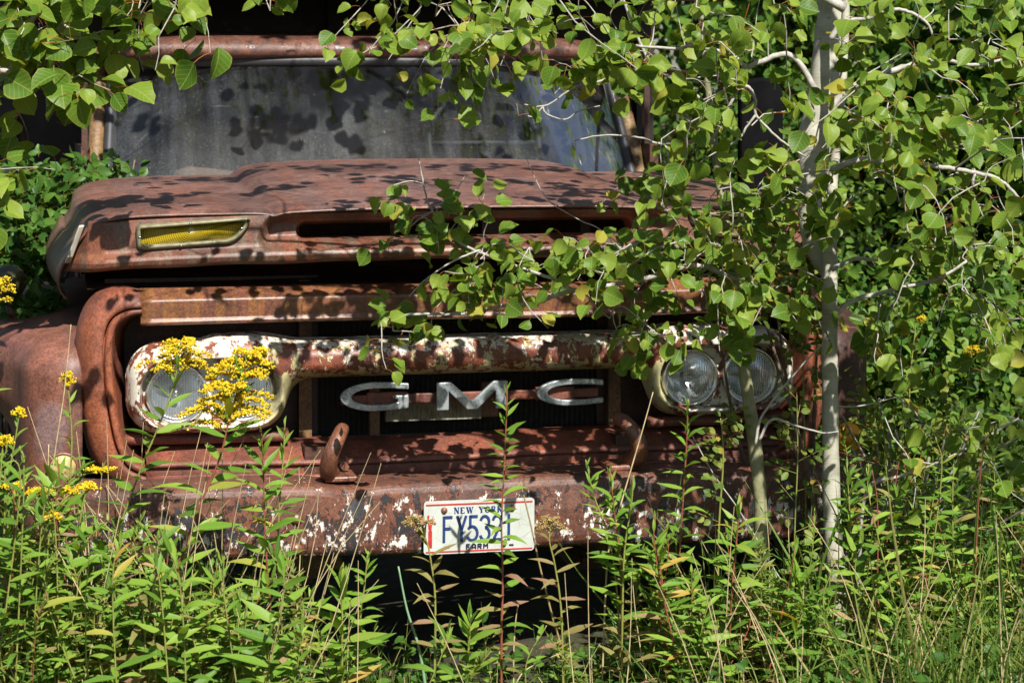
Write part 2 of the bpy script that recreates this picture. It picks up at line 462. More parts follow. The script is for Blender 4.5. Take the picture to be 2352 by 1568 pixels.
# windshield: dusty glass
k = NT('dusty_glass'); co = k.coord()
d1 = k.noise(co, 3.0, 5, 0.6); d2 = k.noise(co, 160, 6, 0.75); d3 = k.noise(k.coord(scale=(14, 1.2, 1.2)), 1.0, 4, 0.6)
sp = k.n('SeparateXYZ', {'Vector': co})
def arc(cx, cz, r, w, amt):
    dx = k.math('SUBTRACT', sp.outputs[0], cx); dz = k.math('SUBTRACT', sp.outputs[2], cz)
    rr = k.math('SQRT', k.math('ADD', k.math('MULTIPLY', dx, dx), k.math('MULTIPLY', dz, dz)))
    return k.math('MULTIPLY', k.ramp(k.math('ABSOLUTE', k.math('SUBTRACT', rr, r)), [(w * 0.3, 1.0), (w, 0.0)]), amt)
fall = k.n('MapRange', {'Value': sp.outputs[2], 'From Min': 1.62, 'From Max': 1.25, 'To Min': 0.0, 'To Max': 0.18})
fac = k.math('ADD', fall.outputs[0], k.math('MULTIPLY', k.math('SUBTRACT', d1, 0.5), 0.50))
fac = k.math('ADD', fac, k.math('MULTIPLY', k.math('SUBTRACT', d3, 0.5), 0.40))
fac = k.math('ADD', fac, k.math('MULTIPLY', k.ramp(d2, [(0.60, 0.0), (0.70, 1.0)]), 0.30))
brk = k.ramp(k.noise(co, 7, 4, 0.6), [(0.50, 0.0), (0.62, 1.0)])
for a_ in (arc(-0.53, 1.12, 0.47, 0.004, 0.14), arc(-0.53, 1.12, 0.375, 0.004, 0.18)):
    fac = k.math('ADD', fac, k.math('MULTIPLY', a_, brk))
fac = k.math('MINIMUM', k.math('MAXIMUM', fac, 0.02), 0.7)
gt = k.n('BsdfTransparent', {'Color': (0.80, 0.84, 0.84)})
gg = k.n('BsdfGlossy', {'Color': (1, 1, 1), 'Roughness': 0.03})
fr = k.n('Fresnel', {'IOR': 1.55})
g1 = k.n('MixShader', {0: k.math('MULTIPLY', fr.outputs[0], 0.5)})
k.t.links.new(gt.outputs[0], g1.inputs[1]); k.t.links.new(gg.outputs[0], g1.inputs[2])
dd_ = k.pbr(k.ramp(d2, [(0.35, (0.13, 0.14, 0.15)), (0.65, (0.30, 0.31, 0.31))]), 0.9, Specular_IOR_Level=0.05)
g2 = k.n('MixShader', {0: fac})
k.t.links.new(g1.outputs[0], g2.inputs[1]); k.t.links.new(dd_, g2.inputs[2])
M_wind = k.surf(g2.outputs[0])
# radiator core: fine vertical fins
k = NT('radiator_fins'); co = k.coord()
sx = k.n('SeparateXYZ', {'Vector': co})
fw = k.math('SINE', k.math('MULTIPLY', sx.outputs[0], 420.0)); fh = k.math('SINE', k.math('MULTIPLY', sx.outputs[2], 1300.0))
M_rad = k.surf(k.pbr(k.mix(k.ramp(fw, [(0.55, 0.0), (0.9, 1.0)]), (0.007, 0.006, 0.005), k.ramp(k.noise(co, 12, 5, 0.7), [(0.4, (0.010, 0.009, 0.008)), (0.7, (0.06, 0.055, 0.045))])), 0.7, 0, k.bump(k.math('MULTIPLY_ADD', fh, 0.4, fw), 0.6, 0.003)))
k = NT('cooler_fins'); co = k.coord()
cz = k.noise(k.coord(scale=(260, 40, 40)), 1.0, 4, 0.7)
M_cooler = k.surf(k.pbr(k.ramp(k.math('MULTIPLY_ADD', k.noise(co, 18, 5, 0.6), 0.6, k.math('MULTIPLY', cz, 0.6)), [(0.42, (0.03, 0.028, 0.018)), (0.62, (0.17, 0.17, 0.11)), (0.75, (0.30, 0.30, 0.24))]), 0.7, 0, k.bump(cz, 0.6, 0.002)))

# ------------------------------------------------------------------ the truck
truck = empty('rusty_truck', (OX, 0, 0), A)
tag(truck, 'abandoned rust-brown farm truck with a toothless grille, overgrown by weeds and aspens', 'truck')
def plan_y(x, front=-0.10):
    """bow of the truck's nose seen from above"""
    a = np.abs(x)
    return front + 0.085 * (a / 1.0) ** 2.6 + 0.9 * np.clip(a - 0.985, 0, 1) ** 1.25

# hood top and sides
half = np.array([(0.0, 0.0, 0), (0.2, -0.001, 0), (0.36, -0.004, 0.02), (0.46, -0.008, 0.10), (0.515, -0.012, 0.35), (0.545, -0.019, 0.75), (0.56, -0.016, 0.92), (0.60, -0.013, 1.0), (0.70, -0.014, 1.0),
                 (0.80, -0.016, 1), (0.90, -0.021, 1), (0.965, -0.029, 1), (1.005, -0.041, 1), (1.035, -0.065, 1), (1.063, -0.105, 1), (1.088, -0.148, 1), (1.102, -0.187, 1), (1.100, -0.222, 1), (1.082, -0.252, 1)])
hp = catmull(half, 4)
prof = np.vstack([hp[::-1] * [-1, 1, 1], hp[1:]])
ts = np.concatenate([[0, 0.004, 0.012], np.linspace(0.03, 1, 40)])
G = np.zeros((len(prof), len(ts), 3))
for j, t in enumerate(ts):
    px_, dz, dome = prof[:, 0], prof[:, 1], prof[:, 2]
    ax = np.abs(px_)
    yf = plan_y(np.minimum(ax, 1.03), -0.10) + 0.62 * np.clip(-dz - 0.06, 0, 1)
    yy = yf + (1.38 - yf) * t
    rise = 0.085 * sstep(-0.25, 1.05, yy) - 0.06 * sstep(1.0, 1.5, yy)
    zz = 1.243 + dz + rise * np.where(-dz > 0.06, 0.55, 1.0) - dome * 0.034 * sstep(-0.1, 0.9, yy) * np.where(-dz > 0.1, 0.5, 1) - 0.010 * (1 - sstep(0, 0.02, t)) - 0.004 * np.exp(-((t - 0.02) / 0.02) ** 2)
    xx = px_ * (1 + 0.02 * np.sin(np.pi * min(t * 1.2, 1)))
    G[:, j] = np.stack([xx, yy, zz], -1)
mb = MB(); mb.grid(G)
hood = mb.build('hood', M_hood, truck, solid=0.006)
# small pale corner emblem on each side of the hood
for s in (-1, 1):
    m2 = MB()
    P = [(-0.016, 0.052), (0.010, 0.058), (0.026, 0.040), (0.020, -0.040), (0.002, -0.050), (-0.014, -0.030)]
    V = []
    for d in (0.0, 0.016):
        for (u, w) in P:
            xx = 1.034 + 0.040 * (1 - (w + 0.05) / 0.11) + d * 0.6 + (0.006 if d else 0)
            V.append((s * xx, 0.030 + u * 1.1 - d * 0.9 + 0.30 * max(0, 0.02 - w) * 0.3, 1.140 + w))
    n = len(P)
    m2.add(V, [tuple(range(n)), tuple(range(2 * n - 1, n - 1, -1))] + [(i, i + n, (i + 1) % n + n, (i + 1) % n) for i in range(n)])
    m2.build('hood_emblem', plain('emblem_pale', (0.50, 0.47, 0.40), 0.35, bump=0.2), hood, bevel=0.004, flat=1)

def lamp_outline(s, g, n=6):
    pts = [(-0.905 - g, 1.205 + g * .9, .012), (-0.610 + g * 1.2, 1.214 + g * .9, .012), (-0.614 + g * 1.2, 1.190, .024), (-0.652 + g * .4, 1.148 - g, .026), (-0.901 - g, 1.141 - g, .016)]
    out = []
    m = len(pts)
    for i, (x, z, r) in enumerate(pts):
        p = np.array([x, z]); a = np.array(pts[i - 1][:2]) - p; b = np.array(pts[(i + 1) % m][:2]) - p
        r = max(0.004, r + g * 0.5)
        a = a / np.linalg.norm(a) * r; b = b / np.linalg.norm(b) * r
        for q in range(n + 1):
            t = q / n
            out.append(p + a * (1 - t) ** 2 + b * t ** 2)
    return np.array(out) * [s * -1 if s > 0 else 1, 1]
# nose panel under the hood seam, with its recessed air scoop and slot
us = np.concatenate([np.linspace(-1.075, -0.62, 90), np.linspace(-0.618, 0.618, 420), np.linspace(0.62, 1.075, 90)])
pv = np.array([(1.229, 0.030), (1.2285, 0.006), (1.224, 0.000), (1.205, -0.003), (1.170, -0.006), (1.150, -0.007), (1.141, -0.010), (1.134, -0.019), (1.127, -0.029), (1.115, -0.034), (1.103, -0.030), (1.096, -0.018), (1.094, 0.002), (1.0945, 0.03), (1.096, 0.06)])
zz_ = np.interp(np.linspace(0, 1, 8), [0, 1], [0, 1])
# resample the profile densely between rows 2 and 6
pz, po = [], []
for i in range(len(pv) - 1):
    nn = 44 if i in (2, 3, 4) else (10 if i in (5, 6, 7, 8) else 3)
    for q in range(nn):
        pz.append(pv[i, 0] + (pv[i + 1, 0] - pv[i, 0]) * q / nn); po.append(pv[i, 1] + (pv[i + 1, 1] - pv[i, 1]) * q / nn)
pz.append(pv[-1, 0]); po.append(pv[-1, 1])
pz, po = np.array(pz), np.array(po)
kern = np.ones(9) / 9
po = np.convolve(np.pad(po, 4, mode='edge'), kern, 'valid')
U, Zg = np.meshgrid(us, pz, indexing='ij')
O = np.tile(po, (len(us), 1))
def sd_rbox(x, z, cx, cz, hx, hz, r):
    qx, qz = np.abs(x - cx) - hx + r, np.abs(z - cz) - hz + r
    return np.hypot(np.maximum(qx, 0), np.maximum(qz, 0)) + np.minimum(np.maximum(qx, qz), 0) - r
rec = sd_rbox(U + 0.35 * (Zg - 1.18) * np.sign(U), Zg, 0, 1.182, 0.575, 0.043, 0.035)
sl_ = sd_rbox(U, Zg, -0.01, 1.174, 0.468, 0.0245, 0.0245)
Y = plan_y(np.minimum(np.abs(U), 1.03)) + 2.0 * np.clip(np.abs(U) - 1.03, 0, 1) + O
Y += 0.052 * sstep(0.012, -0.030, rec) * (np.arange(len(pz)) < 200)
Y += 0.045 * sstep(0.004, -0.008, sl_)
X = np.where(np.abs(U) > 1.03, np.sign(U) * (1.03 + 0.35 * (np.abs(U) - 1.03)), U)
Zw = Zg - 0.026 * (np.abs(X) / 1.03) ** 3 - 0.0012 * np.sin(9 * X) * sstep(1.13, 1.10, Zg) - 0.0014 * np.sin(23 * X + 1) * sstep(1.115, 1.10, Zg)
# the ends wrap round the corner to meet the hood's side
wr = np.clip((np.abs(U) - 1.03) / 0.045, 0, 1)
dzs = np.clip(1.243 - Zw, 0.045, 0.25)
sx_t = np.interp(dzs, -half[::1, 1][12:], half[12:, 0]) + 0.003
yf_t = plan_y(np.array(1.03)) + 0.62 * np.clip(dzs - 0.06, 0, 1) + 0.03
X = np.where(np.abs(U) > 1.03, np.sign(U) * (1.03 + (sx_t - 1.03) * wr), X)
Y = np.where(np.abs(U) > 1.03, (plan_y(np.array(1.03)) + O) * (1 - wr) + yf_t * wr, Y)
Gn = np.stack([X, Y, Zw], -1)
km = (sl_[:-1, :-1] > -0.0075) | (sl_[1:, 1:] > -0.0075)
lo_poly = lamp_outline(-1, -0.006)
def inside(px_, pz_, poly):
    c_ = np.zeros(px_.shape, bool); n_ = len(poly)
    for i_ in range(n_):
        (x1, z1), (x2, z2) = poly[i_], poly[i_ - 1]
        c_ ^= ((z1 > pz_) != (z2 > pz_)) & (px_ < (x2 - x1) * (pz_ - z1) / (z2 - z1 + 1e-12) + x1)
    return c_
hole = inside(-np.abs(X), Zw + 0.026 * (np.abs(X) / 1.03) ** 3 - 0.006, lo_poly)
km &= ~hole[:-1, :-1]
mb = MB(); mb.grid(Gn, keep=km, flip=True)
nose = mb.build('nose_panel', M_nose, truck)
for c_, s_ in (((0.085, 0.02, 1.172), (0.085, 0.01, 0.075)), ((-0.2, 0.05, 1.16), (0.02, 0.01, 0.10)), ((0.35, 0.06, 1.16), (0.03, 0.01, 0.10))):
    mb = MB(); mb.box(c_, s_); mb.build('scoop_brace', M_dkrust, nose, flat=1)

# yellow turn signals set into the nose
for s in (-1, 1):
    ym = lambda x: plan_y(x) - 0.006
    m = MB()
    rings = []
    for g, y in ((0.002, 0.010), (0.002, -0.010), (-0.002, -0.015), (-0.007, -0.017), (-0.010, -0.012), (-0.011, 0.018)):
        P = lamp_outline(s, g)
        rings.append(np.c_[P[:, 0], ym(P[:, 0]) + y, P[:, 1] - 0.026 * (np.abs(P[:, 0]) / 1.03) ** 3 + 0.006])
    G = np.array(rings).transpose(1, 0, 2)
    m.grid(G, closed_u=True, flip=(s > 0))
    bez = m.build('turn_signal', M_lampbezel, truck)
    m = MB(); P = lamp_outline(s, -0.0085)
    rows = []
    ctr = P.mean(0)
    for f in np.linspace(1, 0.02, 9):
        q = ctr + (P - ctr) * f
        rows.append(np.c_[q[:, 0], ym(q[:, 0]) + 0.014 - 0.010 * (1 - f ** 2), q[:, 1] - 0.026 * (np.abs(q[:, 0]) / 1.03) ** 3 + 0.006])
    G = np.array(rows).transpose(1, 0, 2)
    m.grid(G, closed_u=True, flip=(s > 0))
    m.build('lens', M_amber if s < 0 else M_amber2, bez)
    for (sx_, sz_) in ((0.765, 1.1990), (0.79, 1.1415), (0.897, 1.170), (0.632, 1.180)):
        m = MB(); m.lathe([(0.0035, 0.002), (0.0035, -0.002), (0.0, -0.003)], (s * sx_, float(ym(np.array(s * sx_))) - 0.0155, sz_ - 0.026 * (sx_ / 1.03) ** 3 + 0.012), 8)
        m.build('screw', M_rim, bez)

def crisp(prof, mn=0.008):
    """adds holding rows beside the folds of a sheet-metal profile"""
    out = [prof[0]]
    for a_, b_ in zip(prof[:-1], prof[1:]):
        a_, b_ = np.array(a_), np.array(b_); ln_ = np.linalg.norm(b_ - a_)
        if ln_ > mn:
            e_ = min(0.0025 / ln_, 0.3)
            out += [tuple(a_ + (b_ - a_) * e_), tuple(b_ - (b_ - a_) * e_)]
        out.append(tuple(b_))
    return out
# upper grille bar and the shelf behind it
xs = np.linspace(-0.895, 0.895, 60)
def sweep_x(xs, prof, yfun, zfun=lambda x: 0 * x):
    return np.array([[(x, yy + float(yfun(np.array(x))), z + float(zfun(np.array(x)))) for (yy, z) in prof] for x in xs])
bowb = lambda x: 0.035 * (np.abs(x) / 0.9) ** 2.2
bprof = crisp([(-0.030, 1.0245), (-0.046, 1.0250), (-0.051, 1.0235), (-0.102, 1.0015), (-0.1065, 0.9985), (-0.108, 0.9945), (-0.104, 0.951), (-0.1055, 0.9465), (-0.111, 0.943), (-0.111, 0.938), (-0.103, 0.934), (-0.045, 0.931)])
mb = MB(); mb.grid(sweep_x(xs, bprof, bowb, lambda x: -0.003 * np.sin(4 * x)), flip=True)
gbar = mb.build('grille_bar', M_bar, truck, solid=0.003)
mb = MB(); mb.grid(sweep_x(np.linspace(-1.03, 1.03, 20), [(-0.028, 1.0225), (0.10, 1.030), (0.30, 1.075), (0.31, 1.20)], bowb))
mb.build('baffle', M_dkrust, truck)
# rounded side columns of the grille opening
for s in (-1, 1):
    path = catmull([(-0.892, 0.981), (-0.935, 0.977), (-0.972, 0.955), (-0.990, 0.915), (-0.995, 0.85), (-0.990, 0.76), (-0.978, 0.68), (-0.962, 0.61), (-0.935, 0.560), (-0.895, 0.535), (-0.86, 0.527)], 5)
    prof = [(0.050, 0.07), (0.064, 0.03), (0.066, 0.0), (0.060, -0.040), (0.045, -0.072), (0.024, -0.088), (0.008, -0.095), (0.001, -0.093), (-0.001, -0.089), (-0.002, -0.066), (-0.0075, -0.066), (-0.0085, -0.086), (-0.011, -0.091), (-0.019, -0.092), (-0.0225, -0.089), (-0.026, -0.078), (-0.033, -0.040), (-0.046, 0.02), (-0.062, 0.055)]
    T = np.gradient(path, axis=0); T /= np.linalg.norm(T, axis=1)[:, None]
    N = np.stack([T[:, 1], -T[:, 0]], -1)          # outwards
    if N[0, 1] < 0: N = -N
    G = np.zeros((len(path), len(prof), 3))
    for i in range(len(path)):
        w = 1.0 - 0.35 * np.exp(-((i - 0) / 5.0) ** 2)
        for j, (o_, y_) in enumerate(prof):
            q = path[i] + N[i] * o_ * w
            G[i, j] = (q[0] * (1 if s < 0 else -1), y_ + bowb(np.array(0.9)) * 0.7 - 0.014 * math.exp(-(i / 6.0) ** 2), q[1])
    mb = MB(); mb.grid(G, flip=(s < 0))
    mb.build('grille_frame', M_frame, truck, solid=0.003)

# headlight surround: one pressed panel, two pods joined by a bar
gxs, gzs = np.linspace(-0.95, 0.95, 560), np.linspace(0.61, 0.91, 110)
GX, GZ = np.meshgrid(gxs, gzs, indexing='ij')
def smin(a, b, kk):
    h = np.clip(0.5 + 0.5 * (b - a) / kk, 0, 1)
    return b * (1 - h) + a * h - kk * h * (1 - h)
def dog(x, z):
    ax = np.abs(x)
    pod = sd_rbox(ax, z, 0.717, 0.762, 0.215, 0.123, 0.095)
    bar = sd_rbox(ax, z, 0.0, 0.830, 0.70, 0.0535, 0.02)
    return smin(pod, bar, 0.075) + 0.0
S = dog(GX, GZ)
def inner(x, z):
    return sd_rbox(np.abs(x), z, 0.712, 0.752, 0.186, 0.090, 0.082)
I = inner(GX, GZ)
dep = np.clip(-S / 0.046, 0, 1)
Yd = -0.015 - 0.088 * np.sqrt(np.clip(1 - (1 - dep) ** 2, 0, 1))
Yd += 0.062 * sstep(0.004, -0.014, I) + 0.008 * sstep(0.02, 0.004, I) * 0
Yd += 0.004 * np.sin(40 * GX) * np.sin(31 * GZ) * (np.abs(GX) < 0.5) * 0.4
# fit the rim of the grid to the outline
e = 1e-3
gx_ = (dog(GX + e, GZ) - dog(GX - e, GZ)) / (2 * e); gz_ = (dog(GX, GZ + e) - dog(GX, GZ - e)) / (2 * e)
near = (S > 0) & (S < 0.006)
Xs = np.where(near, GX - S * gx_, GX); Zs = np.where(near, GZ - S * gz_, GZ)
keep = np.maximum.reduce([S[:-1, :-1], S[1:, :-1], S[1:, 1:], S[:-1, 1:]]) < 0.0055
holes = np.zeros_like(S) + 1
for cx in (-0.800, -0.624, 0.624, 0.800):
    holes = np.minimum(holes, np.hypot(GX - cx, GZ - 0.748) - 0.070)
hk = np.minimum.reduce([holes[:-1, :-1], holes[1:, :-1], holes[1:, 1:], holes[:-1, 1:]]) > 0
mb = MB()
pod_face = (np.abs(GX) > 0.56)[:-1, :-1].reshape(-1)
Gd = np.stack([Xs, Yd, Zs], -1)
kk_ = (keep & hk)
mb.grid(Gd, keep=kk_, flip=False)
mb.M[0] = pod_face[kk_.reshape(-1)].astype(int)
sur = mb.build('headlight_surround', [M_white, M_podwhite], truck)
# headlights
for cx in (-0.800, -0.624, 0.624, 0.800):
    c = (cx, -0.040, 0.748)
    m = MB(); m.lathe([(0.069, 0.012), (0.080, 0.006), (0.083, -0.004), (0.082, -0.014), (0.077, -0.019), (0.072, -0.017), (0.069, -0.010), (0.068, 0.0)], c, 40)
    hl = m.build('headlight', M_rim, truck)
    m = MB(); m.lathe([(0.070 * math.sin(a), -0.009 - 0.020 * math.cos(a) + 0.004) for a in np.linspace(0.02, math.pi / 2, 12)], c, 40)
    m.build('lens', M_lampglass, hl)
    m = MB(); m.lathe([(r, 0.055 - 0.055 * (r / 0.070) ** 2) for r in np.linspace(0.002, 0.070, 12)], c, 40)
    m.build('reflector', M_reflector, hl)
    m = MB(); m.lathe([(0.0, 0.0), (0.010, 0.003), (0.011, 0.020), (0.006, 0.05)], c, 12)
    m.build('bulb', M_rim, hl)

# raised letters on their rusty carrier bar
def cshape(w, h, g):
    out, inn = [], []
    a, b = 0.52 * w, 0.5 * h
    for t in np.linspace(0, 1, 26):
        th = math.pi / 2 + t * math.pi
        out.append((a + a * math.cos(th), b + b * math.sin(th)))
        inn.append((a + (a - 0.165 * w) * math.cos(th), b + (b - 0.215 * h) * math.sin(th)))
    top = [(w, h * 0.93), (0.75 * w, h * 0.985)]
    bot = [(0.75 * w, h * 0.015), (w, h * 0.07)]
    if g:
        end = [(w, h * 0.07), (w, h * 0.52), (0.79 * w, h * 0.52), (0.79 * w, h * 0.40), (0.84 * w, h * 0.39), (0.84 * w, h * 0.29), (0.72 * w, h * 0.225)]
        lo = [bot[0]] + end
    else:
        lo = bot + [(w, h * 0.28), (0.75 * w, h * 0.225)]
    up = [(0.75 * w, h * 0.775), (w, h * 0.72)]
    return top + out + lo + inn[::-1] + up
def mshape(w, h):
    t = 0.17 * w
    return [(0, 0), (0, h), (0.20 * w, h), (0.5 * w, 0.30 * h), (0.80 * w, h), (w, h), (w, 0), (w - t, 0), (w - t, 0.66 * h), (0.57 * w, 0.0), (0.43 * w, 0.0), (t, 0.66 * h), (t, 0)]
for poly, x0, z0, w in ((cshape(0.187, 0.078, True), -0.365, 0.682, 0), (mshape(0.198, 0.076), -0.101, 0.682, 0), (cshape(0.190, 0.074, False), 0.178, 0.683, 0)):
    m = MB(); P = np.array(poly) + [x0, z0]
    P[:, 1] += 0.004 * (P[:, 0] < -0.15)
    m.prism(P[::-1], -0.070, -0.056)
    m.build('letter', M_chrome, truck, bevel=0.003, flat=1)
m = MB()
m.box((0.0, -0.040, 0.714), (0.72, 0.012, 0.026)); m.box((-0.235, -0.042, 0.716), (0.11, 0.013, 0.036)); m.box((0.235, -0.042, 0.716), (0.11, 0.013, 0.036))
m.build('letter_carrier', M_pan, truck, bevel=0.003, flat=1)

# radiator, cooler and support panels behind the grille
m = MB(); m.box((0, 0.16, 0.80), (0.92, 0.05, 0.42)); rad = m.build('radiator', M_rad, truck, flat=1)
m = MB(); m.box((-0.085, 0.07, 0.665), (0.27, 0.03, 0.055)); m.build('oil_cooler', M_cooler, rad, flat=1)
for c_, s_ in (((0.075, 0.07, 0.69), (0.05, 0.03, 0.10)), ((-0.25, 0.075, 0.66), (0.03, 0.03, 0.16))):
    m = MB(); m.box(c_, s_); m.build('cooler_bracket', M_spring, rad, flat=1, bevel=0.004)
for s in (-1, 1):
    m = MB(); m.box((s * 0.69, 0.13, 0.79), (0.58, 0.02, 0.50)); m.build('support_panel', M_dkrust, truck, flat=1)
    m = MB(); m.box((s * 0.44, 0.09, 0.80), (0.035, 0.03, 0.46)); m.build('support_strut', M_spring, truck, flat=1)
# lower pan
pprof = crisp([(0.03, 0.606), (-0.02, 0.602), (-0.096, 0.571), (-0.106, 0.568), (-0.112, 0.562), (-0.1115, 0.557), (-0.102, 0.553), (-0.103, 0.530), (-0.113, 0.526), (-0.114, 0.511), (-0.106, 0.505), (-0.06, 0.500)])
mb = MB(); mb.grid(sweep_x(np.linspace(-0.88, 0.88, 40), pprof, bowb, lambda x: 0.003 * np.sin(6 * x)), flip=True)
mb.build('lower_pan', M_pan, truck, solid=0.003)
for s in (-1, 1):
    m = MB(); m.grid(sweep_x(np.linspace(-0.94, -0.50, 12) * -s, [(-0.02, 0.640), (-0.06, 0.630), (-0.055, 0.612), (0.0, 0.602)], bowb), flip=(s < 0)); m.build('pod_sill', M_pan, truck, solid=0.003)

# bumper: pressed channel with a dent
xs = np.linspace(-1.11, 1.11, 150)
bp = crisp([(-0.150, 0.531), (-0.205, 0.536), (-0.318, 0.5375), (-0.331, 0.534), (-0.340, 0.526), (-0.344, 0.515), (-0.349, 0.455), (-0.349, 0.385), (-0.346, 0.372), (-0.339, 0.362), (-0.328, 0.356), (-0.290, 0.353)])
G = np.zeros((len(xs), len(bp), 3))
for i, x in enumerate(xs):
    back = 0.10 * max(0, (abs(x) - 0.80) / 0.31) ** 2
    dent = 0.018 * math.exp(-((x + 0.385) / 0.035) ** 2) + 0.006 * math.sin(5 * x + 1) + 0.012 * math.exp(-((x + 0.10) / 0.03) ** 2) * 0.5
    for j, (y_, z_) in enumerate(bp):
        topw = sstep(0.44, 0.53, z_)
        G[i, j] = (x, y_ + back + dent * (0.3 + 0.7 * topw), z_ - 0.012 * math.exp(-((x + 0.385) / 0.06) ** 2) * topw - 0.008 * x + 0.003 * math.sin(7 * x))
mb = MB(); mb.grid(G, flip=True)
bump_o = mb.build('bumper', M_bumper, truck, solid=0.005)
for (x, z) in ((-0.52, 0.462), (-0.52, 0.385), (0.52, 0.455), (0.52, 0.378), (-0.93, 0.44), (0.93, 0.43)):
    m = MB(); m.lathe([(0.0, -0.012), (0.010, -0.010), (0.015, -0.004), (0.016, 0.004)], (x, -0.353 + 0.10 * max(0, (abs(x) - 0.80) / 0.31) ** 2, z), 14); m.build('bolt', M_hook, bump_o)
# tow hooks
for s in (-1, 1):
    x0 = -0.405 if s < 0 else 0.375
    pts = catmull([(x0 - 0.005, -0.225, 0.550), (x0 - 0.018, -0.262, 0.556), (x0 - 0.026, -0.300, 0.580), (x0 - 0.022, -0.318, 0.615), (x0 - 0.006, -0.312, 0.648), (x0 + 0.012, -0.280, 0.671), (x0 + 0.020, -0.245, 0.668)], 5)
    if s > 0: pts = pts * [-1, 1, 1] + [2 * x0, 0, 0]
    m = MB(); m.tube(pts, np.interp(np.linspace(0, 1, len(pts)), [0, 0.2, 0.6, 0.95, 1], [0.022, 0.024, 0.021, 0.017, 0.010]), 14)
    hk_ = m.build('tow_hook', M_hook, truck)
    m = MB(); m.box((x0 + s * -0.01, -0.235, 0.546), (0.085, 0.11, 0.014)); m.build('base_plate', M_hook, hk_, bevel=0.004, flat=1)
    m = MB(); m.lathe([(0.0, -0.012), (0.011, -0.012), (0.011, 0.012)], (x0 + 0.03, -0.21, 0.566), 6); m.build('bolt', M_hook, hk_, flat=1)

# licence plate
k = NT('plate_white'); co = k.coord()
vo = k.n('TexVoronoi', {'Vector': co, 'Scale': 28.0}, feature='DISTANCE_TO_EDGE')
ck = k.ramp(vo.outputs[0], [(0.006, 1.0), (0.016, 0.0)])
M_plate = k.surf(k.pbr(k.mix(k.math('MULTIPLY', ck, 0.45), k.mix(k.ramp(k.noise(co, 14, 5, 0.6), [(0.4, 0.0), (0.75, 0.5)]), (0.47, 0.50, 0.47), (0.31, 0.33, 0.28)), (0.25, 0.20, 0.13)), 0.42, 0, k.bump(ck, -0.4, 0.001)))
M_ink = plain('plate_blue', (0.016, 0.040, 0.145), 0.4, scale=120, var=0.5)
M_dkink = plain('plate_navy', (0.012, 0.016, 0.040), 0.45, scale=150, var=0.8)
M_red = plain('plate_red', (0.42, 0.030, 0.028), 0.45, scale=90, var=0.5)
PX, PZ, PW, PH = -0.048, 0.4265, 0.292, 0.137
PYF = -0.372
def rrect(cx, cz, w, h, r, n=5):
    out = []
    for (sx_, sz_, a0) in ((1, 1, 0), (-1, 1, 90), (-1, -1, 180), (1, -1, 270)):
        for q in range(n + 1):
            a = R(a0 + 90 * q / n)
            out.append((cx + sx_ * (w / 2 - r) + r * math.cos(a), cz + sz_ * (h / 2 - r) + r * math.sin(a)))
    return out
tilt = Matrix.Rotation(R(0.6), 4, 'Y')
m = MB(); m.prism(rrect(0, 0, PW, PH, 0.009)[::-1], 0, 0.0016)
plate = m.build('license_plate', M_plate, truck, flat=1)
plate.location = (PX, PYF, PZ); plate.rotation_euler = (0, R(0.35), 0)
plate['label'] = 'white license plate reading NEW YORK FY5321 FARM in blue'
for (z, h) in ((0.0585, 0.0038), (-0.0625, 0.0034)):
    m = MB(); m.box((0, -0.0006, z), (PW * 0.965, 0.0012, h)); m.build('red_stripe', M_red, plate, flat=1)
for sx_ in (-1, 1):
    m = MB(); m.lathe([(0.0, -0.006), (0.006, -0.005), (0.0085, -0.001), (0.009, 0.0)], (sx_ * 0.090 - 0.003, 0, 0.043), 14); m.build('screw', M_hook, plate)
    m = MB(); m.prism(rrect(sx_ * 0.085, -0.0525, 0.013, 0.0055, 0.0027)[::-1], -0.0004, 0.0); m.build('slot', M_rubber, plate, flat=1)
def strokes(m, segs, ox, oz, w, h, th, y0=-0.0022, y1=-0.0002):
    for (a, b, c, d, f) in segs:
        p, q = np.array([ox + a * w, oz + b * h]), np.array([ox + c * w, oz + d * h])
        t = (q - p); ln = np.linalg.norm(t); t = t / ln
        n_ = np.array([-t[1], t[0]]) * th * f / 2
        p2, q2 = p - t * th * 0.0, q + t * th * 0.0
        m.prism([p2 - n_, q2 - n_, q2 + n_, p2 + n_], y0, y1)
def arcsegs(cx, cz, rx, rz, a0, a1, n=10, f=1.0):
    A_ = np.radians(np.linspace(a0, a1, n + 1))
    P = [(cx + rx * math.cos(a), cz + rz * math.sin(a)) for a in A_]
    return [(P[i][0], P[i][1], P[i + 1][0], P[i + 1][1], f) for i in range(n)]
NUM = {
 'F': [(0, 0, 0, 1, 1), (0, .96, .85, .96, 1), (0, .52, .65, .52, 1)],
 'Y': [(0, 1, .45, .46, 1), (.9, 1, .45, .46, 1), (.45, .48, .45, 0, 1)],
 '5': [(.85, .96, .08, .96, 1), (.1, 1, .1, .53, 1)] + arcsegs(.30, .31, .52, .27, 140, -150, 14),
 '3': arcsegs(.36, .74, .42, .22, 165, -85, 12) + arcsegs(.36, .28, .46, .245, 85, -165, 12),
 '2': arcsegs(.38, .73, .42, .23, 165, -30, 10) + [(.72, .60, .04, .05, 1), (.02, .04, .86, .04, 1)],
 '1': [(.35, 0, .35, 1, 1)]}
for i, ch in enumerate('FY5321'):
    m = MB(); strokes(m, NUM[ch], -0.0935 + i * 0.0318 + (0.003 if i else 0), -0.0385, 0.0262, 0.067, 0.0068)
    lo_ = m.build('plate_character', M_ink, plate, flat=1)
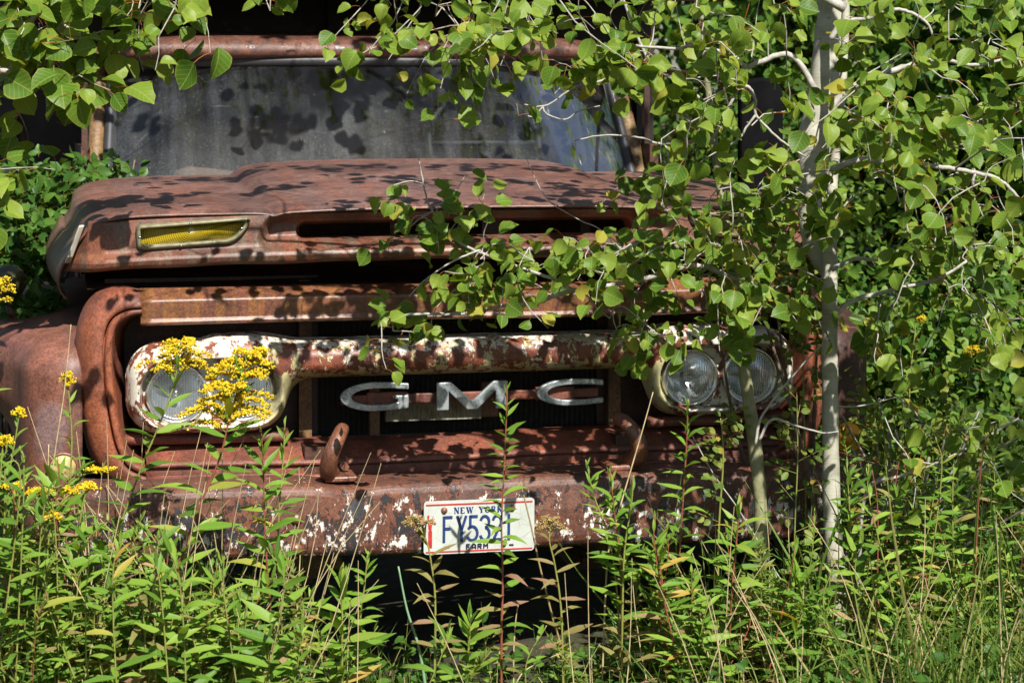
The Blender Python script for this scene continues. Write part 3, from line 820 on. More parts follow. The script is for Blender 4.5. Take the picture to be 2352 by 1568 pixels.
SER = {
 'N': [(.12, 0, .12, 1, .8), (.12, 1, .88, 0, 1.9), (.88, 0, .88, 1, .8), (-.05, .03, .3, .03, .6), (-.12, .97, .2, .97, .6), (.7, .97, 1.05, .97, .6)],
 'E': [(.2, 0, .2, 1, 1.9), (0, .03, .85, .03, .7), (0, .97, .8, .97, .7), (.2, .5, .6, .5, .6), (.85, 0, .85, .25, .7), (.8, .78, .8, 1, .7)],
 'W': [(.08, 1, .32, 0, 1.8), (.32, 0, .52, .9, .7), (.5, 1, .74, 0, 1.8), (.74, 0, .95, 1, .7), (-.08, .97, .28, .97, .6), (.36, .97, .64, .97, .6), (.8, .97, 1.08, .97, .6)],
 'Y': [(.08, 1, .5, .45, 1.8), (.92, 1, .5, .45, .7), (.5, .48, .5, 0, 1.8), (.28, .03, .72, .03, .6), (-.1, .97, .3, .97, .6), (.72, .97, 1.08, .97, .6)],
 'O': arcsegs(.5, .5, .42, .47, 45, 135, 5, .9) + arcsegs(.5, .5, .42, .47, 135, 225, 5, 1.8) + arcsegs(.5, .5, .42, .47, 225, 315, 5, .9) + arcsegs(.5, .5, .42, .47, -45, 45, 5, 1.8),
 'R': [(.2, 0, .2, 1, 1.9), (0, .03, .42, .03, .6), (0, .97, .5, .97, .6), (.2, .5, .5, .5, .6), (.45, .5, .9, .03, 1.8), (.8, .03, 1.05, .03, .6)] + arcsegs(.48, .74, .32, .24, -90, 90, 8, 1.2),
 'K': [(.2, 0, .2, 1, 1.9), (0, .03, .42, .03, .6), (0, .97, .42, .97, .6), (.2, .42, .85, 1, .7), (.42, .6, .9, .03, 1.8), (.65, .97, 1.05, .97, .6), (.72, .03, 1.08, .03, .6)]}
xcur = -0.0665
for ch in 'NEW YORK':
    if ch == ' ':
        xcur += 0.0125; continue
    m = MB(); wd = 0.0175 if ch == 'W' else 0.0125
    strokes(m, SER[ch], xcur, 0.0345, wd, 0.0155, 0.0022, -0.0012, -0.0002)
    m.build('plate_character', M_ink, plate, flat=1)
    xcur += wd + 0.0035
BLK = {'F': NUM['F'], 'A': [(0, 0, 0, .7, 1), (.85, 0, .85, .7, 1), (0, .35, .85, .35, 1), (0, .66, .2, .96, 1), (.85, .66, .65, .96, 1), (.18, .95, .68, .95, 1)],
       'R': [(0, 0, 0, 1, 1), (0, .95, .8, .95, 1), (.82, .95, .82, .5, 1), (0, .5, .82, .5, 1), (.4, .5, .85, 0, 1)], 'M': [(0, 0, 0, 1, 1), (.95, 0, .95, 1, 1), (0, 1, .48, .45, 1), (.95, 1, .48, .45, 1)]}
for i, ch in enumerate('FARM'):
    m = MB(); strokes(m, BLK[ch], -0.034 + i * 0.0152, -0.0580, 0.0105, 0.0125, 0.0031, -0.0020, -0.0002)
    m.build('plate_character', M_dkink, plate, flat=1)
# red torch figure printed at the plate's edge
m = MB()
strokes(m, [(.3, 0, .3, .55, 3.2), (.3, .55, .36, .75, 2.2), (.2, .6, .08, .95, 1.1), (.08, .95, .1, 1.05, 1.6), (.55, .82, .75, .95, .5), (.52, .78, .78, .8, .5), (.5, .86, .6, 1.02, .5)] + arcsegs(.44, .82, .10, .06, 0, 360, 8, 1.2), -0.137, -0.052, 0.025, 0.080, 0.0032, -0.0009, -0.0002)
m.build('plate_emblem', M_red, plate, flat=1)

# fenders with round lamps
for s in (-1, 1):
    pl = np.array([(-1.045, -0.035), (-1.075, -0.040), (-1.110, -0.030), (-1.150, -0.005), (-1.180, 0.030), (-1.198, 0.075), (-1.207, 0.13), (-1.214, 0.22), (-1.226, 0.34), (-1.235, 0.5), (-1.23, 0.7), (-1.2, 0.95), (-1.18, 1.3), (-1.16, 1.5)])
    pl = catmull(pl, 4)
    zs = np.concatenate([np.linspace(0.34, 0.795, 26), 0.795 + 0.08 * np.sin(np.linspace(0.08, math.pi / 2, 14))])
    G = np.zeros((len(pl), len(zs) + 8, 3))
    for i, (x, y_) in enumerate(pl):
        Tt = pl[min(i + 1, len(pl) - 1)] - pl[max(i - 1, 0)]; Tt = Tt / np.linalg.norm(Tt)
        nn = np.array([-Tt[1], Tt[0]]);
        if nn[0] > 0 and i > 6: nn = -nn
        if nn[1] > 0 and i <= 6: nn = -nn
        hmax = 0.02 * sstep(-0.05, 0.25, y_)
        for j, z in enumerate(zs):
            u = max(0.0, (z - 0.795) / 0.08)
            inset = 0.085 * (1 - math.sqrt(max(0, 1 - u * u)))
            q = np.array([x, y_]) - nn * (inset + 0.012 * sstep(0.62, 0.36, z))
            G[i, j] = (q[0] - 0.075 * sstep(0.10, 0.38, y_) * sstep(0.60, 0.74, z), q[1], z + hmax * u)
        lx, ly, lz = G[i, len(zs) - 1]
        for q_ in range(8):
            f = (q_ + 1) / 8
            G[i, len(zs) + q_] = (lx + (-0.96 - lx) * f, ly + (max(ly, 0.12) - ly) * f, lz + 0.05 * f)
    arch = np.hypot(G[..., 1] - 0.56, G[..., 2] - 0.36) < 0.37
    am = ~(arch[:-1, :-1] & arch[1:, 1:])
    if s > 0:
        G = G * [-1, 1, 1]
    mb = MB(); mb.grid(G, keep=am, flip=(s < 0))
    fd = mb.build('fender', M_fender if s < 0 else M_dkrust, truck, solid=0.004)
    c = (s * 1.095, -0.040, 0.560)
    m = MB(); lr = 1.0 if s < 0 else 1.35
    m.lathe([(0.0, -0.014 * lr), (0.010 * lr, -0.014 * lr), (0.012 * lr, -0.010 * lr), (0.026 * lr, -0.010 * lr), (0.034 * lr, -0.004), (0.036 * lr, 0.006), (0.036 * lr, 0.02)], c, 24)
    ml = m.build('marker_lamp', M_cream if s < 0 else M_orange, fd)
    m = MB(); m.lathe([(0.036 * lr, -0.004), (0.041 * lr, -0.006), (0.043 * lr, 0.004), (0.041 * lr, 0.015)], c, 24); m.build('lamp_rim', M_hook, fd)
# glassy domed lamp on a stalk above the far fender, half swallowed by vines
gc = L2W(-1.235, 0.50, 1.005)
m = MB(); lc = (-1.235, 0.50, 1.005)
m.lathe([(0.001, -0.055), (0.020, -0.052), (0.036, -0.040), (0.047, -0.022), (0.052, 0.0), (0.050, 0.02), (0.040, 0.045), (0.022, 0.062), (0.0, 0.068)], lc, 28)
k = NT('yellowed_glass')
M_olive = k.surf(k.pbr(k.ramp(k.noise(k.coord(), 12, 4, 0.5), [(0.35, (0.035, 0.030, 0.008)), (0.6, (0.075, 0.075, 0.03)), (0.75, (0.14, 0.045, 0.012))]), 0.12, 0, None, Coat_Weight=0.6))
fl = m.build('fender_lamp', M_olive, truck)
m = MB(); m.tube([(-1.235, 0.51, 0.96), (-1.22, 0.52, 0.90), (-1.19, 0.52, 0.86)], 0.014, 8); m.build('stalk', M_dkrust, fl)

# cab: roof, pillars, glass, insides
mb = MB()
xs = np.linspace(-1, 1, 60)
rp = catmull([(1.640, 1.655), (1.610, 1.668), (1.605, 1.690), (1.625, 1.715), (1.69, 1.735), (1.85, 1.748), (2.15, 1.752), (2.25, 1.70), (2.27, 1.55)], 4)
G = np.zeros((len(xs), len(rp), 3))
for i, u in enumerate(xs):
    x = 0.985 * np.sign(u) * (1 - (1 - abs(u)) ** 1.6)
    dr = 0.065 * max(0, (abs(x) - 0.60) / 0.385) ** 2.4
    bk = 0.11 * max(0, (abs(x) - 0.25) / 0.735) ** 2.6
    for j, (y_, z_) in enumerate(rp):
        G[i, j] = (x, y_ + bk * (1 - j / len(rp)), z_ - dr * (0.35 + 0.65 * sstep(1.655, 1.735, z_)))
mb.grid(G, flip=True)
roof = mb.build('roof', M_cabrust, truck, solid=0.006)
def wind(u, v):
    x = 0.915 * u * (1 - 0.035 * v)
    y_ = 1.36 + 0.27 * v + 0.15 * abs(u) ** 2.8
    z = 1.215 + 0.435 * v - 0.02 * abs(u) ** 4 * v
    return (x, y_, z)
G = np.array([[wind(u, v) for v in np.linspace(0, 1, 24)] for u in np.linspace(-1, 1, 60)])
mb = MB(); mb.grid(G, flip=True)
ws = mb.build('windshield', M_wind, truck)
edge = [wind(u, 1.0) for u in np.linspace(-0.93, 0.93, 40)]
edge = [wind(-1, v) for v in np.linspace(0, 0.93, 12)] + [wind(-0.985, 0.975)] + edge + [wind(0.985, 0.975)] + [wind(1, v) for v in np.linspace(0.93, 0, 12)]
m = MB(); m.tube(catmull(edge, 2) + [0, -0.004, 0], 0.019, 8); m.build('gasket', M_gasket, ws)
for s in (-1, 1):
    m = MB()
    pts = catmull([wind(s * 1.0, v) for v in np.linspace(-0.35, 1.02, 8)], 3) + [s * 0.040, 0.035, 0.004]
    m.tube(pts, 0.030, 8); m.build('pillar', rust('rust_pillar', (0.09, 0.05, 0.035), (0.20, 0.085, 0.05), (0.24, 0.17, 0.06), 7.0, streak=((0.24, 0.20, 0.07), 0.5, 14)), truck)
    m = MB(); m.box((s * 0.985, 1.86, 1.0), (0.03, 0.72, 0.72)); m.box((s * 0.985, 1.60, 1.45), (0.02, 0.03, 0.5)); m.build('cab_side', M_dkrust, truck, flat=1)
m = MB(); m.box((0, 2.24, 1.15), (1.9, 0.03, 1.2)); m.build('cab_back', M_interior, truck, flat=1)
m = MB(); m.box((0, 1.48, 1.10), (1.84, 0.30, 0.20)); m.build('dashboard', M_interior, truck, bevel=0.04)
for x, w in ((-0.42, 0.50), (0.22, 0.62)):
    m = MB(); m.box((x, 2.05, 1.22), (w, 0.14, 0.44)); m.build('seat_back', M_seat, truck, bevel=0.06)
m = MB()
a = np.linspace(0, 2 * math.pi, 40)
m.tube(np.c_[0.42 + 0.20 * np.cos(a), 1.72 + 0.07 * np.sin(a), 1.36 + 0.185 * np.sin(a)], 0.012, 8, cap=False)
m.tube([(0.22, 1.72, 1.36), (0.62, 1.72, 1.36)], 0.010, 6); m.tube([(0.42, 1.73, 1.36), (0.42, 1.55, 1.18)], 0.018, 8); m.build('steering_wheel', M_rubber, truck)
m = MB(); m.box((0, 1.36, 1.19), (1.86, 0.14, 0.05)); m.build('cowl', M_hood, truck, bevel=0.01, flat=1)
for s, x in ((-1, -0.45), (1, 0.25)):
    m = MB(); m.tube([(x, 1.345, 1.225), (x - 0.20, 1.352, 1.262), (x - 0.40, 1.37, 1.262)], 0.005, 6); m.build('wiper', M_rubber, truck)
# door mirror on the truck's far side
m = MB(); m.prism(rrect(1.205, 1.375, 0.150, 0.43, 0.060)[::-1], 0.98, 1.03); mir = m.build('mirror', plain('mirror_back', (0.007, 0.007, 0.0075), 0.9, scale=8, var=0.7, Specular_IOR_Level=0.02), truck, bevel=0.012, flat=1)
m = MB(); m.tube([(1.205, 1.02, 1.18), (1.15, 1.2, 1.12), (1.02, 1.6, 1.10)], 0.010, 6); m.build('mirror_arm', M_dkrust, mir)
m = MB(); m.tube([(1.205, 1.02, 1.57), (1.12, 1.3, 1.60), (1.0, 1.6, 1.62)], 0.010, 6); m.build('mirror_arm', M_dkrust, mir)

# cargo body behind the cab with an overhanging guard
m = MB(); m.box((0, 2.55, 1.55), (2.56, 0.05, 1.5))
cb = m.build('cargo_bulkhead', M_body, truck, flat=1)
m = MB(); m.box((0, 2.08, 1.925), (2.56, 0.95, 0.045)); m.build('cab_guard', M_body, cb, flat=1, bevel=0.006)
m = MB(); m.box((0, 1.59, 1.905), (2.58, 0.05, 0.075)); m.build('guard_beam', M_cabrust, cb, flat=1, bevel=0.008)
for x in (-1.24, -0.62, 0.0, 0.62, 1.24):
    m = MB(); m.box((x, 2.50, 1.5), (0.07, 0.06, 0.8)); m.build('bulkhead_rib', M_body, cb, flat=1)
for s in (-1, 1):
    m = MB(); m.box((s * 1.27, 3.6, 1.45), (0.04, 2.1, 1.0)); m.build('cargo_side', M_body, cb, flat=1)
    m = MB(); m.box((s * 0.43, 2.2, 0.52), (0.07, 4.6, 0.16)); m.build('chassis_rail', M_dkrust, truck, flat=1)
# leaf springs, axle and wheels under the bumper
for s in (-1, 1):
    sp_ = None
    for i in range(7):
        ln = 0.62 - 0.078 * i
        ang = np.linspace(-1, 1, 13)
        z0 = 0.330 - 0.024 * i
        w = 0.078 - 0.0012 * i
        G = []
        for t in ang:
            y_ = 0.46 + t * ln
            zc_ = z0 - 0.045 + 0.085 * (t * ln / 0.62) ** 2 + (0.012 if i == 0 else 0)
            G.append([(s * 0.46 - w, y_, zc_), (s * 0.46 + w, y_, zc_), (s * 0.46 + w, y_, zc_ + 0.020), (s * 0.46 - w, y_, zc_ + 0.020), (s * 0.46 - w, y_, zc_)])
        m = MB(); m.grid(np.array(G)); f0 = G[0][:4]; m.add(f0, [(0, 1, 2, 3)])
        if i == 0:
            sp_ = m.build('leaf_spring', M_spring, truck, flat=1)
        else:
            m.build('spring_leaf', M_spring, sp_, flat=1)
    m = MB(); m.box((s * 0.46, -0.19, 0.375), (0.16, 0.05, 0.16)); m.build('spring_hanger', M_spring, sp_, flat=1, bevel=0.008)
m = MB(); m.tube([(-0.9, 0.56, 0.30), (-0.6, 0.54, 0.22), (0.6, 0.54, 0.22), (0.9, 0.56, 0.30)], 0.045, 10); m.build('axle', M_dkrust, truck)
for s in (-1, 1):
    a = np.linspace(0, 2 * math.pi, 49)[:-1]
    pr = [(0.24, -0.10), (0.33, -0.115), (0.385, -0.105), (0.405, -0.08), (0.412, -0.03), (0.412, 0.03), (0.405, 0.08), (0.385, 0.105), (0.33, 0.115), (0.24, 0.10)]
    G = np.array([[(s * 0.98 + q, 0.56 + (r + (0.012 if (i % 2 and 0.4 < r) else 0)) * math.cos(t), 0.40 + (r + (0.012 if (i % 2 and 0.4 < r) else 0)) * math.sin(t)) for (r, q) in pr] for i, t in enumerate(a)])
    m = MB(); m.grid(G, closed_u=True); wh = m.build('wheel', M_rubber, truck)
    m = MB(); m.tube([(s * 0.93, 0.56, 0.40), (s * 1.03, 0.56, 0.40)], 0.24, 24); m.build('rim', M_dkrust, wh, flat=1)
# ------------------------------------------------------------------ foliage templates
class Tpl:
    def __init__(self, V, F, uv, ed):
        self.V = np.array(V, float); self.uv = np.array(uv, float)
        self.lo = np.array([i for f in F for i in f]); self.tot = np.array([len(f) for f in F])
        self.ti = np.stack([np.full(len(V), 0.5), np.array(ed, float), np.zeros(len(V))], -1)
    def mesh(self, name, mat):
        b = MB(); b.raw(self.V, self.lo, self.tot, uv=self.uv, ti=self.ti * [0, 1, 1])
        return b.mesh(name, mat)
def leaf_tpl(vs, ws, fold, curl, twist=0.0, petiole=0.0, droop=0.0, wave=0.0, ph=0.0, cols=2, wrat=0.02, bite=None):
    """blade along +y of unit length after a petiole; droop bends the blade down at its base"""
    V, UV, ED, rows = [], [], [], []
    n = len(vs)
    for i, (v, w) in enumerate(zip(vs, ws)):
        if w < 1e-6:
            xs = [0.0]
        else:
            xs = [w * q / cols for q in range(-cols, cols + 1)]
        row = []
        for x in xs:
            ww = x * (1.0 if bite is None or not (bite[0] < v < bite[1]) or x * bite[2] <= 0 else bite[3])
            z = fold * abs(x) - fold * 0.0 + curl * (v - 0.35) ** 2 - curl * 0.12 + wave * math.sin(9 * v + ph) * (abs(x) / 0.5) ** 1.5
            z += twist * x * (v - 0.2)
            row.append(len(V)); V.append((ww, v, z)); UV.append((x, v)); ED.append(1.0 if (w < 1e-6 or abs(abs(x) - w) < 1e-6) else abs(x) / w * 0.75)
        rows.append(row)
    F = []
    for a, b in zip(rows[:-1], rows[1:]):
        if len(a) == 1:
            F += [(a[0], b[i + 1], b[i]) for i in range(len(b) - 1)]
        elif len(b) == 1:
            F += [(a[i], a[i + 1], b[0]) for i in range(len(a) - 1)]
        else:
            F += [(a[i], a[i + 1], b[i + 1], b[i]) for i in range(len(a) - 1)]
    V = np.array(V)
    c, s = math.cos(droop), math.sin(droop)
    V = np.stack([V[:, 0], V[:, 1] * c + V[:, 2] * s, -V[:, 1] * s + V[:, 2] * c], -1)
    V[:, 1] += petiole
    V = V.tolist()
    if petiole > 0:
        b0 = len(V)
        for q in range(4):
            t = q / 3
            zz = 0.06 * math.sin(t * math.pi)
            for sx in (-1, 1):
                V.append((sx * wrat, petiole * t, zz)); UV.append((0.3, -0.5)); ED.append(0.0)
        F += [(b0 + 2 * q, b0 + 2 * q + 1, b0 + 2 * q + 3, b0 + 2 * q + 2) for q in range(3)]
    return Tpl(V, F, UV, ED)
rr = random.Random(5)
AV = [0, 0.02, 0.09, 0.22, 0.38, 0.54, 0.69, 0.82, 0.92, 1.0]
AW = [0, 0.13, 0.32, 0.455, 0.49, 0.455, 0.36, 0.22, 0.08, 0]
ASPEN = [leaf_tpl(AV, [w * sc__ * rr.uniform(0.93, 1.05) for w in AW], rr.uniform(0.05, 0.55), rr.uniform(-0.65, 0.45), rr.uniform(-0.9, 0.9), rr.uniform(0.5, 0.85), rr.uniform(0.5, 1.5), rr.uniform(0, 0.05), rr.uniform(0, 6), 2, 0.014,
                  (0.5, 0.75, rr.choice([-1, 1]), 0.75) if i in (2, 7, 11) else None) for i, sc__ in enumerate((0.78, 1.0, 1.08, 0.9, 1.04, 0.82, 0.96, 1.1, 0.72, 1.0, 0.88, 1.05, 0.94))]
GV = [0, 0.12, 0.32, 0.55, 0.78, 1.0]
GW = [0.020, 0.066, 0.106, 0.100, 0.054, 0]
GOLD = [leaf_tpl(GV, [w * rr.uniform(0.85, 1.1) for w in GW], rr.uniform(0.2, 0.6), rr.uniform(-0.85, 0.10), rr.uniform(-0.9, 0.9), 0, 0, 0.02, 0, 1) for i in range(7)]
OV = [0, 0.1, 0.35, 0.65, 0.88, 1.0]
OW = [0, 0.16, 0.30, 0.28, 0.13, 0]
OVAL = [leaf_tpl(OV, [w * rr.uniform(0.9, 1.2) for w in OW], rr.uniform(0.1, 0.5), rr.uniform(-0.4, 0.3), 0, 0.25, rr.uniform(0, 0.6), 0.02, 0, 1, 0.012) for i in range(5)]
BLADE = [leaf_tpl([0, 0.25, 0.5, 0.75, 1.0], [0.0065, 0.0072, 0.006, 0.004, 0], 0.3, c, 0, 0, 0, 0, 0, 1) for c in (-0.05, -0.3, -0.7, 0.25, -1.0)]
def unit(v):
    v = np.asarray(v, float)
    return v / (np.linalg.norm(v, axis=-1, keepdims=True) + 1e-9)
def frames(Yd, up):
    """rotation matrices whose y axis is Yd and z axis near up"""
    Yd = unit(Yd)
    X = unit(np.cross(Yd, up)); Z = np.cross(X, Yd)
    return np.stack([X, Yd, Z], -1)
SUNV = np.array(sun_dir)
M_bark = NT('aspen_bark'); k = M_bark; co = k.coord(scale=(1, 1, 1))
bn = k.noise(co, 14, 6, 0.6); bl = k.noise(k.coord(scale=(12, 12, 150)), 1.0, 5, 0.75); bv = k.n('TexVoronoi', {'Vector': k.coord(scale=(1, 1, 0.7)), 'Scale': 24.0})
bc = k.ramp(bn, [(0.3, (0.25, 0.24, 0.175)), (0.55, (0.40, 0.385, 0.31)), (0.75, (0.53, 0.51, 0.44))])
bc = k.mix(k.ramp(bl, [(0.56, 0.0), (0.70, 0.6)]), bc, (0.14, 0.12, 0.085))
bc = k.mix(k.math('MULTIPLY', k.ramp(bv.outputs['Distance'], [(0.16, 0.9), (0.30, 0.0)]), k.ramp(bn, [(0.50, 0.0), (0.56, 1.0)])), bc, (0.05, 0.042, 0.03))
M_bark = k.surf(k.pbr(bc, 0.7, 0, k.bump(bl, 0.35, 0.003)))
M_sapbark = NT('sapling_bark'); k = M_sapbark; co = k.coord()
bn = k.noise(co, 30, 6, 0.6); bl = k.noise(k.coord(scale=(30, 30, 110)), 1.0, 4, 0.7)
bc = k.ramp(bn, [(0.3, (0.13, 0.125, 0.06)), (0.55, (0.25, 0.24, 0.13)), (0.75, (0.34, 0.32, 0.20))])
M_sapbark = k.surf(k.pbr(k.mix(k.ramp(bl, [(0.6, 0.0), (0.7, 0.5)]), bc, (0.09, 0.07, 0.045)), 0.7, 0, k.bump(bl, 0.4, 0.003)))
M_twig = plain('grey_twig', (0.36, 0.34, 0.30), 0.7, bump=0.4, scale=60, var=0.7)
M_dktwig = plain('brown_twig', (0.13, 0.095, 0.065), 0.75, bump=0.4, scale=60, var=0.7)
M_aspen = leafmat('aspen_leaf', (0.060, 0.140, 0.014), (0.125, 0.225, 0.022), (0.215, 0.305, 0.040), (0.33, 0.31, 0.045), 0.55, (0.34, 0.37, 0.12), 0.60, 0.38, 0.42, 0.5, nveins=6.0)
M_gold = leafmat('goldenrod_leaf', (0.065, 0.155, 0.018), (0.135, 0.260, 0.026), (0.215, 0.330, 0.045), (0.42, 0.28, 0.06), 0.0, (0.22, 0.30, 0.08), 0.30, 0.30, 0.45, 0.18, nveins=9.0)
M_vine = leafmat('vine_leaf', (0.026, 0.080, 0.014), (0.050, 0.125, 0.018), (0.085, 0.175, 0.026), None, 0.0, (0.15, 0.22, 0.06), 0.2, 0.30, 0.40, 0.1)
M_rose = leafmat('bramble_leaf', (0.060, 0.120, 0.020), (0.115, 0.190, 0.030), (0.21, 0.24, 0.04), (0.36, 0.26, 0.05), 0.3, (0.25, 0.27, 0.08), 0.3, 0.35, 0.45, 0.3)
M_far = leafmat('far_leaf', (0.028, 0.080, 0.012), (0.070, 0.155, 0.020), (0.140, 0.240, 0.036), None, 0, None, 0, 0.35, 0.5, 0.0)
M_grass = leafmat('grass_blade', (0.055, 0.120, 0.018), (0.105, 0.190, 0.028), (0.20, 0.24, 0.05), (0.38, 0.31, 0.13), 0, None, 0, 0.30, 0.5, 0.0)
M_straw = plain('dry_straw', (0.46, 0.36, 0.19), 0.7, scale=40, var=0.7)
M_dry = leafmat('withered_leaf', (0.17, 0.14, 0.04), (0.24, 0.22, 0.07), (0.28, 0.16, 0.10), (0.36, 0.26, 0.12), 0, None, 0, 0.3, 0.6, 0.4)
M_stemg = plain('green_stem', (0.20, 0.21, 0.045), 0.55, scale=30, var=0.5)
M_stemr = plain('red_stem', (0.22, 0.065, 0.035), 0.5, scale=30, var=0.6)
M_yellow = leafmat('goldenrod_flower', (0.50, 0.34, 0.010), (0.74, 0.54, 0.012), (0.84, 0.68, 0.040), None, 0, None, 0, 0.25, 0.6, 0.0, tcol=(1.2, 1.1, 0.6))
M_seed = leafmat('seed_head', (0.26, 0.17, 0.05), (0.38, 0.26, 0.08), (0.48, 0.36, 0.14), None, 0, None, 0, 0.2, 0.7, 0.0)
TPL_ME = {}
def tpl_mesh(key, lst, i, mat):
    q = (key, i)
    if q not in TPL_ME:
        TPL_ME[q] = lst[i].mesh(key, mat)
    return TPL_ME[q]
def leaf_objs(lst, key, mat, Rm, loc, size, ids, parent, base, name='leaf'):
    for i in range(len(loc)):
        o = bpy.data.objects.new(name, tpl_mesh(key, lst, int(ids[i]), mat))
        M = Matrix(Rm[i].tolist()).to_4x4()
        M = Matrix.Translation(Vector(loc[i] - base)) @ M @ Matrix.Scale(float(size[i]), 4)
        o.matrix_basis = M
        link(o, parent)
def leaves_joined(lst, mat, Rm, loc, size, ids, parent, base, name='leaves'):
    m = MB()
    for t in range(len(lst)):
        sel = ids == t
        if sel.any():
            m.inst(lst[t], Rm[sel] * size[sel][:, None, None], loc[sel] - base, rng.random(sel.sum()))
    if not m.V: return None
    return tag(m.build(name, mat, parent), kind='stuff')
def in_frame(P, mrg=0):
    t = P[:, 1] + DIST
    px = 1176 + FPX * P[:, 0] / t; py = YH - FPX * (P[:, 2] - ZC) / t
    return (px > -mrg) & (px < 2352 + mrg) & (py > -mrg) & (py < 1568 + mrg)

# ------------------------------------------------------------------ aspens
class Tree:
    def __init__(self, name, label, base, bark, group=None):
        self.base = np.array(base, float)
        self.o = empty(name, base)
        tag(self.o, label, 'tree', group)
        self.bark = bark
        self.nodes = []; self.rad = []
        self.tw = MB(); self.L = []           # joined fine twigs; leaves
    def limb(self, pts, Y, r0, r1=None, name='branch', seg=8, mat=None, world=False):
        P = np.array(pts, float) if world else np.array([W(p[0], p[1], Y if len(p) < 3 else p[2]) for p in pts])
        P = catmull(P, 6)
        wob = rng.normal(0, 1, P.shape) * 0.10 * min(float(np.min(r0)), 0.012); wob[0] = 0
        P = P + wob
        r = np.linspace(r0, r1, len(P)) if not hasattr(r0, '__len__') else np.interp(np.linspace(0, 1, len(P)), np.linspace(0, 1, len(r0)), r0)
        if name in ('trunk', 'stem'): r = r * (1 + 0.045 * np.sin(np.arange(len(r)) * 1.7 + 1) * rng.random(len(r)) + rng.normal(0, 0.025, len(r)))
        m = MB(); m.tube(P - self.base, r, seg)
        m.build(name, mat or self.bark, self.o)
        for q, rq in zip(P[::2], r[::2]):
            self.nodes.append(q); self.rad.append(rq)
        return P
    def sprays(self, pts, length=(0.10, 0.22), n=(6, 11), size=(0.050, 0.072), droop=0.6, bias=0.58, reach=0.9):
        """leafy twigs ending near each point, tied to the nearest wood"""
        pts = np.array(pts, float)
        cen = np.mean(self.nodes, axis=0)
        order = np.argsort([np.min(np.linalg.norm(np.array(self.nodes) - p, axis=1)) for p in pts])
        for p in pts[order]:
            N = np.array(self.nodes)
            d = np.linalg.norm(N - p, axis=1) + 0.25 * np.maximum(0, N[:, 2] - p[2] - 0.3)
            j = int(np.argmin(d)); a = N[j]
            if d[j] > 0.03:
                mid = (a + p) / 2 + rng.normal(0, 0.12, 3) * d[j] + [0, 0, 0.06 * d[j]]
                Q = catmull([a, mid, p], 5)
                r = min(self.rad[j] * 0.6, 0.0022 + 0.0032 * d[j])
                self.tw.tube(Q - self.base, np.linspace(r, 0.0016, len(Q)), 5, cap=False)
                for q in Q[2::3]:
                    self.nodes.append(q); self.rad.append(r)
            out = unit(p - a + rng.normal(0, 0.4, 3) * 0.3 + [0, -0.02, 0])
            ln = rng.uniform(*length)
            q0 = p; dirn = unit(out + rng.normal(0, 0.5, 3)); Q = [q0]
            for s_ in range(4):
                dirn = unit(dirn + rng.normal(0, 0.25, 3) + [0, 0, -0.12 * droop * 2])
                q0 = q0 + dirn * ln / 4; Q.append(q0)
            Q = np.array(Q)
            self.tw.tube(Q - self.base, np.linspace(0.0019, 0.0009, 5), 4, cap=False)
            m_ = rng.integers(*n)
            for t in np.linspace(0.08, 1, m_):
                f = t * 4; i0 = min(int(f), 3)
                pos = Q[i0] + (Q[i0 + 1] - Q[i0]) * (f - i0)
                yd = unit(rng.normal(0, 1, 3) * [1, 0.7, 0.7] + bias * np.array([0.15, -1.0, 0.25]))
                self.L.append((pos, yd, rng.uniform(*size)))
    def finish(self, label_leaf=None, mat=None, maxobj=300, tpls=None, key='aspen_leaf'):
        mat = mat or M_aspen; tpls = tpls or ASPEN
        if self.tw.V:
            tag(self.tw.build('twigs', M_twig, self.o), kind='stuff')
        if not self.L: return
        loc = np.array([l[0] for l in self.L]); yd = np.array([l[1] for l in self.L]); sz = np.array([l[2] for l in self.L])
        up = unit(rng.normal(0, 0.55, loc.shape) + SUNV * 0.8 + [0, -0.2, 0.4])
        Rm = frames(yd, up)
        ids = rng.integers(0, len(tpls), len(loc))
        vis = in_frame(loc, 20)
        score = np.where(vis, sz / (loc[:, 1] + DIST), 0) + rng.random(len(loc)) * 1e-3
        o_ = np.argsort(-score)
        top = o_[:maxobj]; top = top[vis[top]]
        rest = np.setdiff1d(np.arange(len(loc)), top)
        leaf_objs(tpls, key, mat, Rm[top], loc[top], sz[top], ids[top], self.o, self.base)
        if len(rest):
            leaves_joined(tpls, mat, Rm[rest], loc[rest], sz[rest], ids[rest], self.o, self.base)

def region(x0, x1, y0, y1, Y0, Y1, n):
    return [W(rng.uniform(x0, x1), rng.uniform(y0, y1), rng.uniform(Y0, Y1)) for _ in range(n)]

# tall aspen at the truck's far headlight: pale trunk, second stem behind
b = W(1918, 1470, -0.32); b[2] = ground_z(b[0], b[1]) - 0.03
t1 = Tree('aspen_tree', 'tall aspen with smooth pale grey trunk standing before the orange fender lamp', b, M_bark)
t1.limb([(1918, 1490, -0.32), (1922, 1350, -0.32), (1912, 1200, -0.32), (1908, 1000, -0.31), (1906, 800, -0.30), (1906, 620, -0.28), (1908, 520, -0.27), (1915, 400, -0.25), (1930, 250, -0.24), (1940, 100, -0.22), (1944, -80, -0.20), (1950, -500, -0.15), (1930, -1100, -0.25)], 0, [0.030, 0.0245, 0.0235, 0.022, 0.021, 0.0205, 0.017, 0.013, 0.0115, 0.011, 0.0105, 0.009, 0.005], name='trunk', seg=14)
t1.limb([(1907, 640, -0.27), (1885, 585, -0.20), (1868, 510, -0.14), (1872, 330, -0.10), (1890, 230, -0.08), (1905, 90, -0.06), (1915, -80, -0.04), (1905, -500, 0.0), (1880, -1000, -0.1)], 0, [0.016, 0.032, 0.040, 0.045, 0.044, 0.041, 0.040, 0.032, 0.02], name='stem', seg=16)
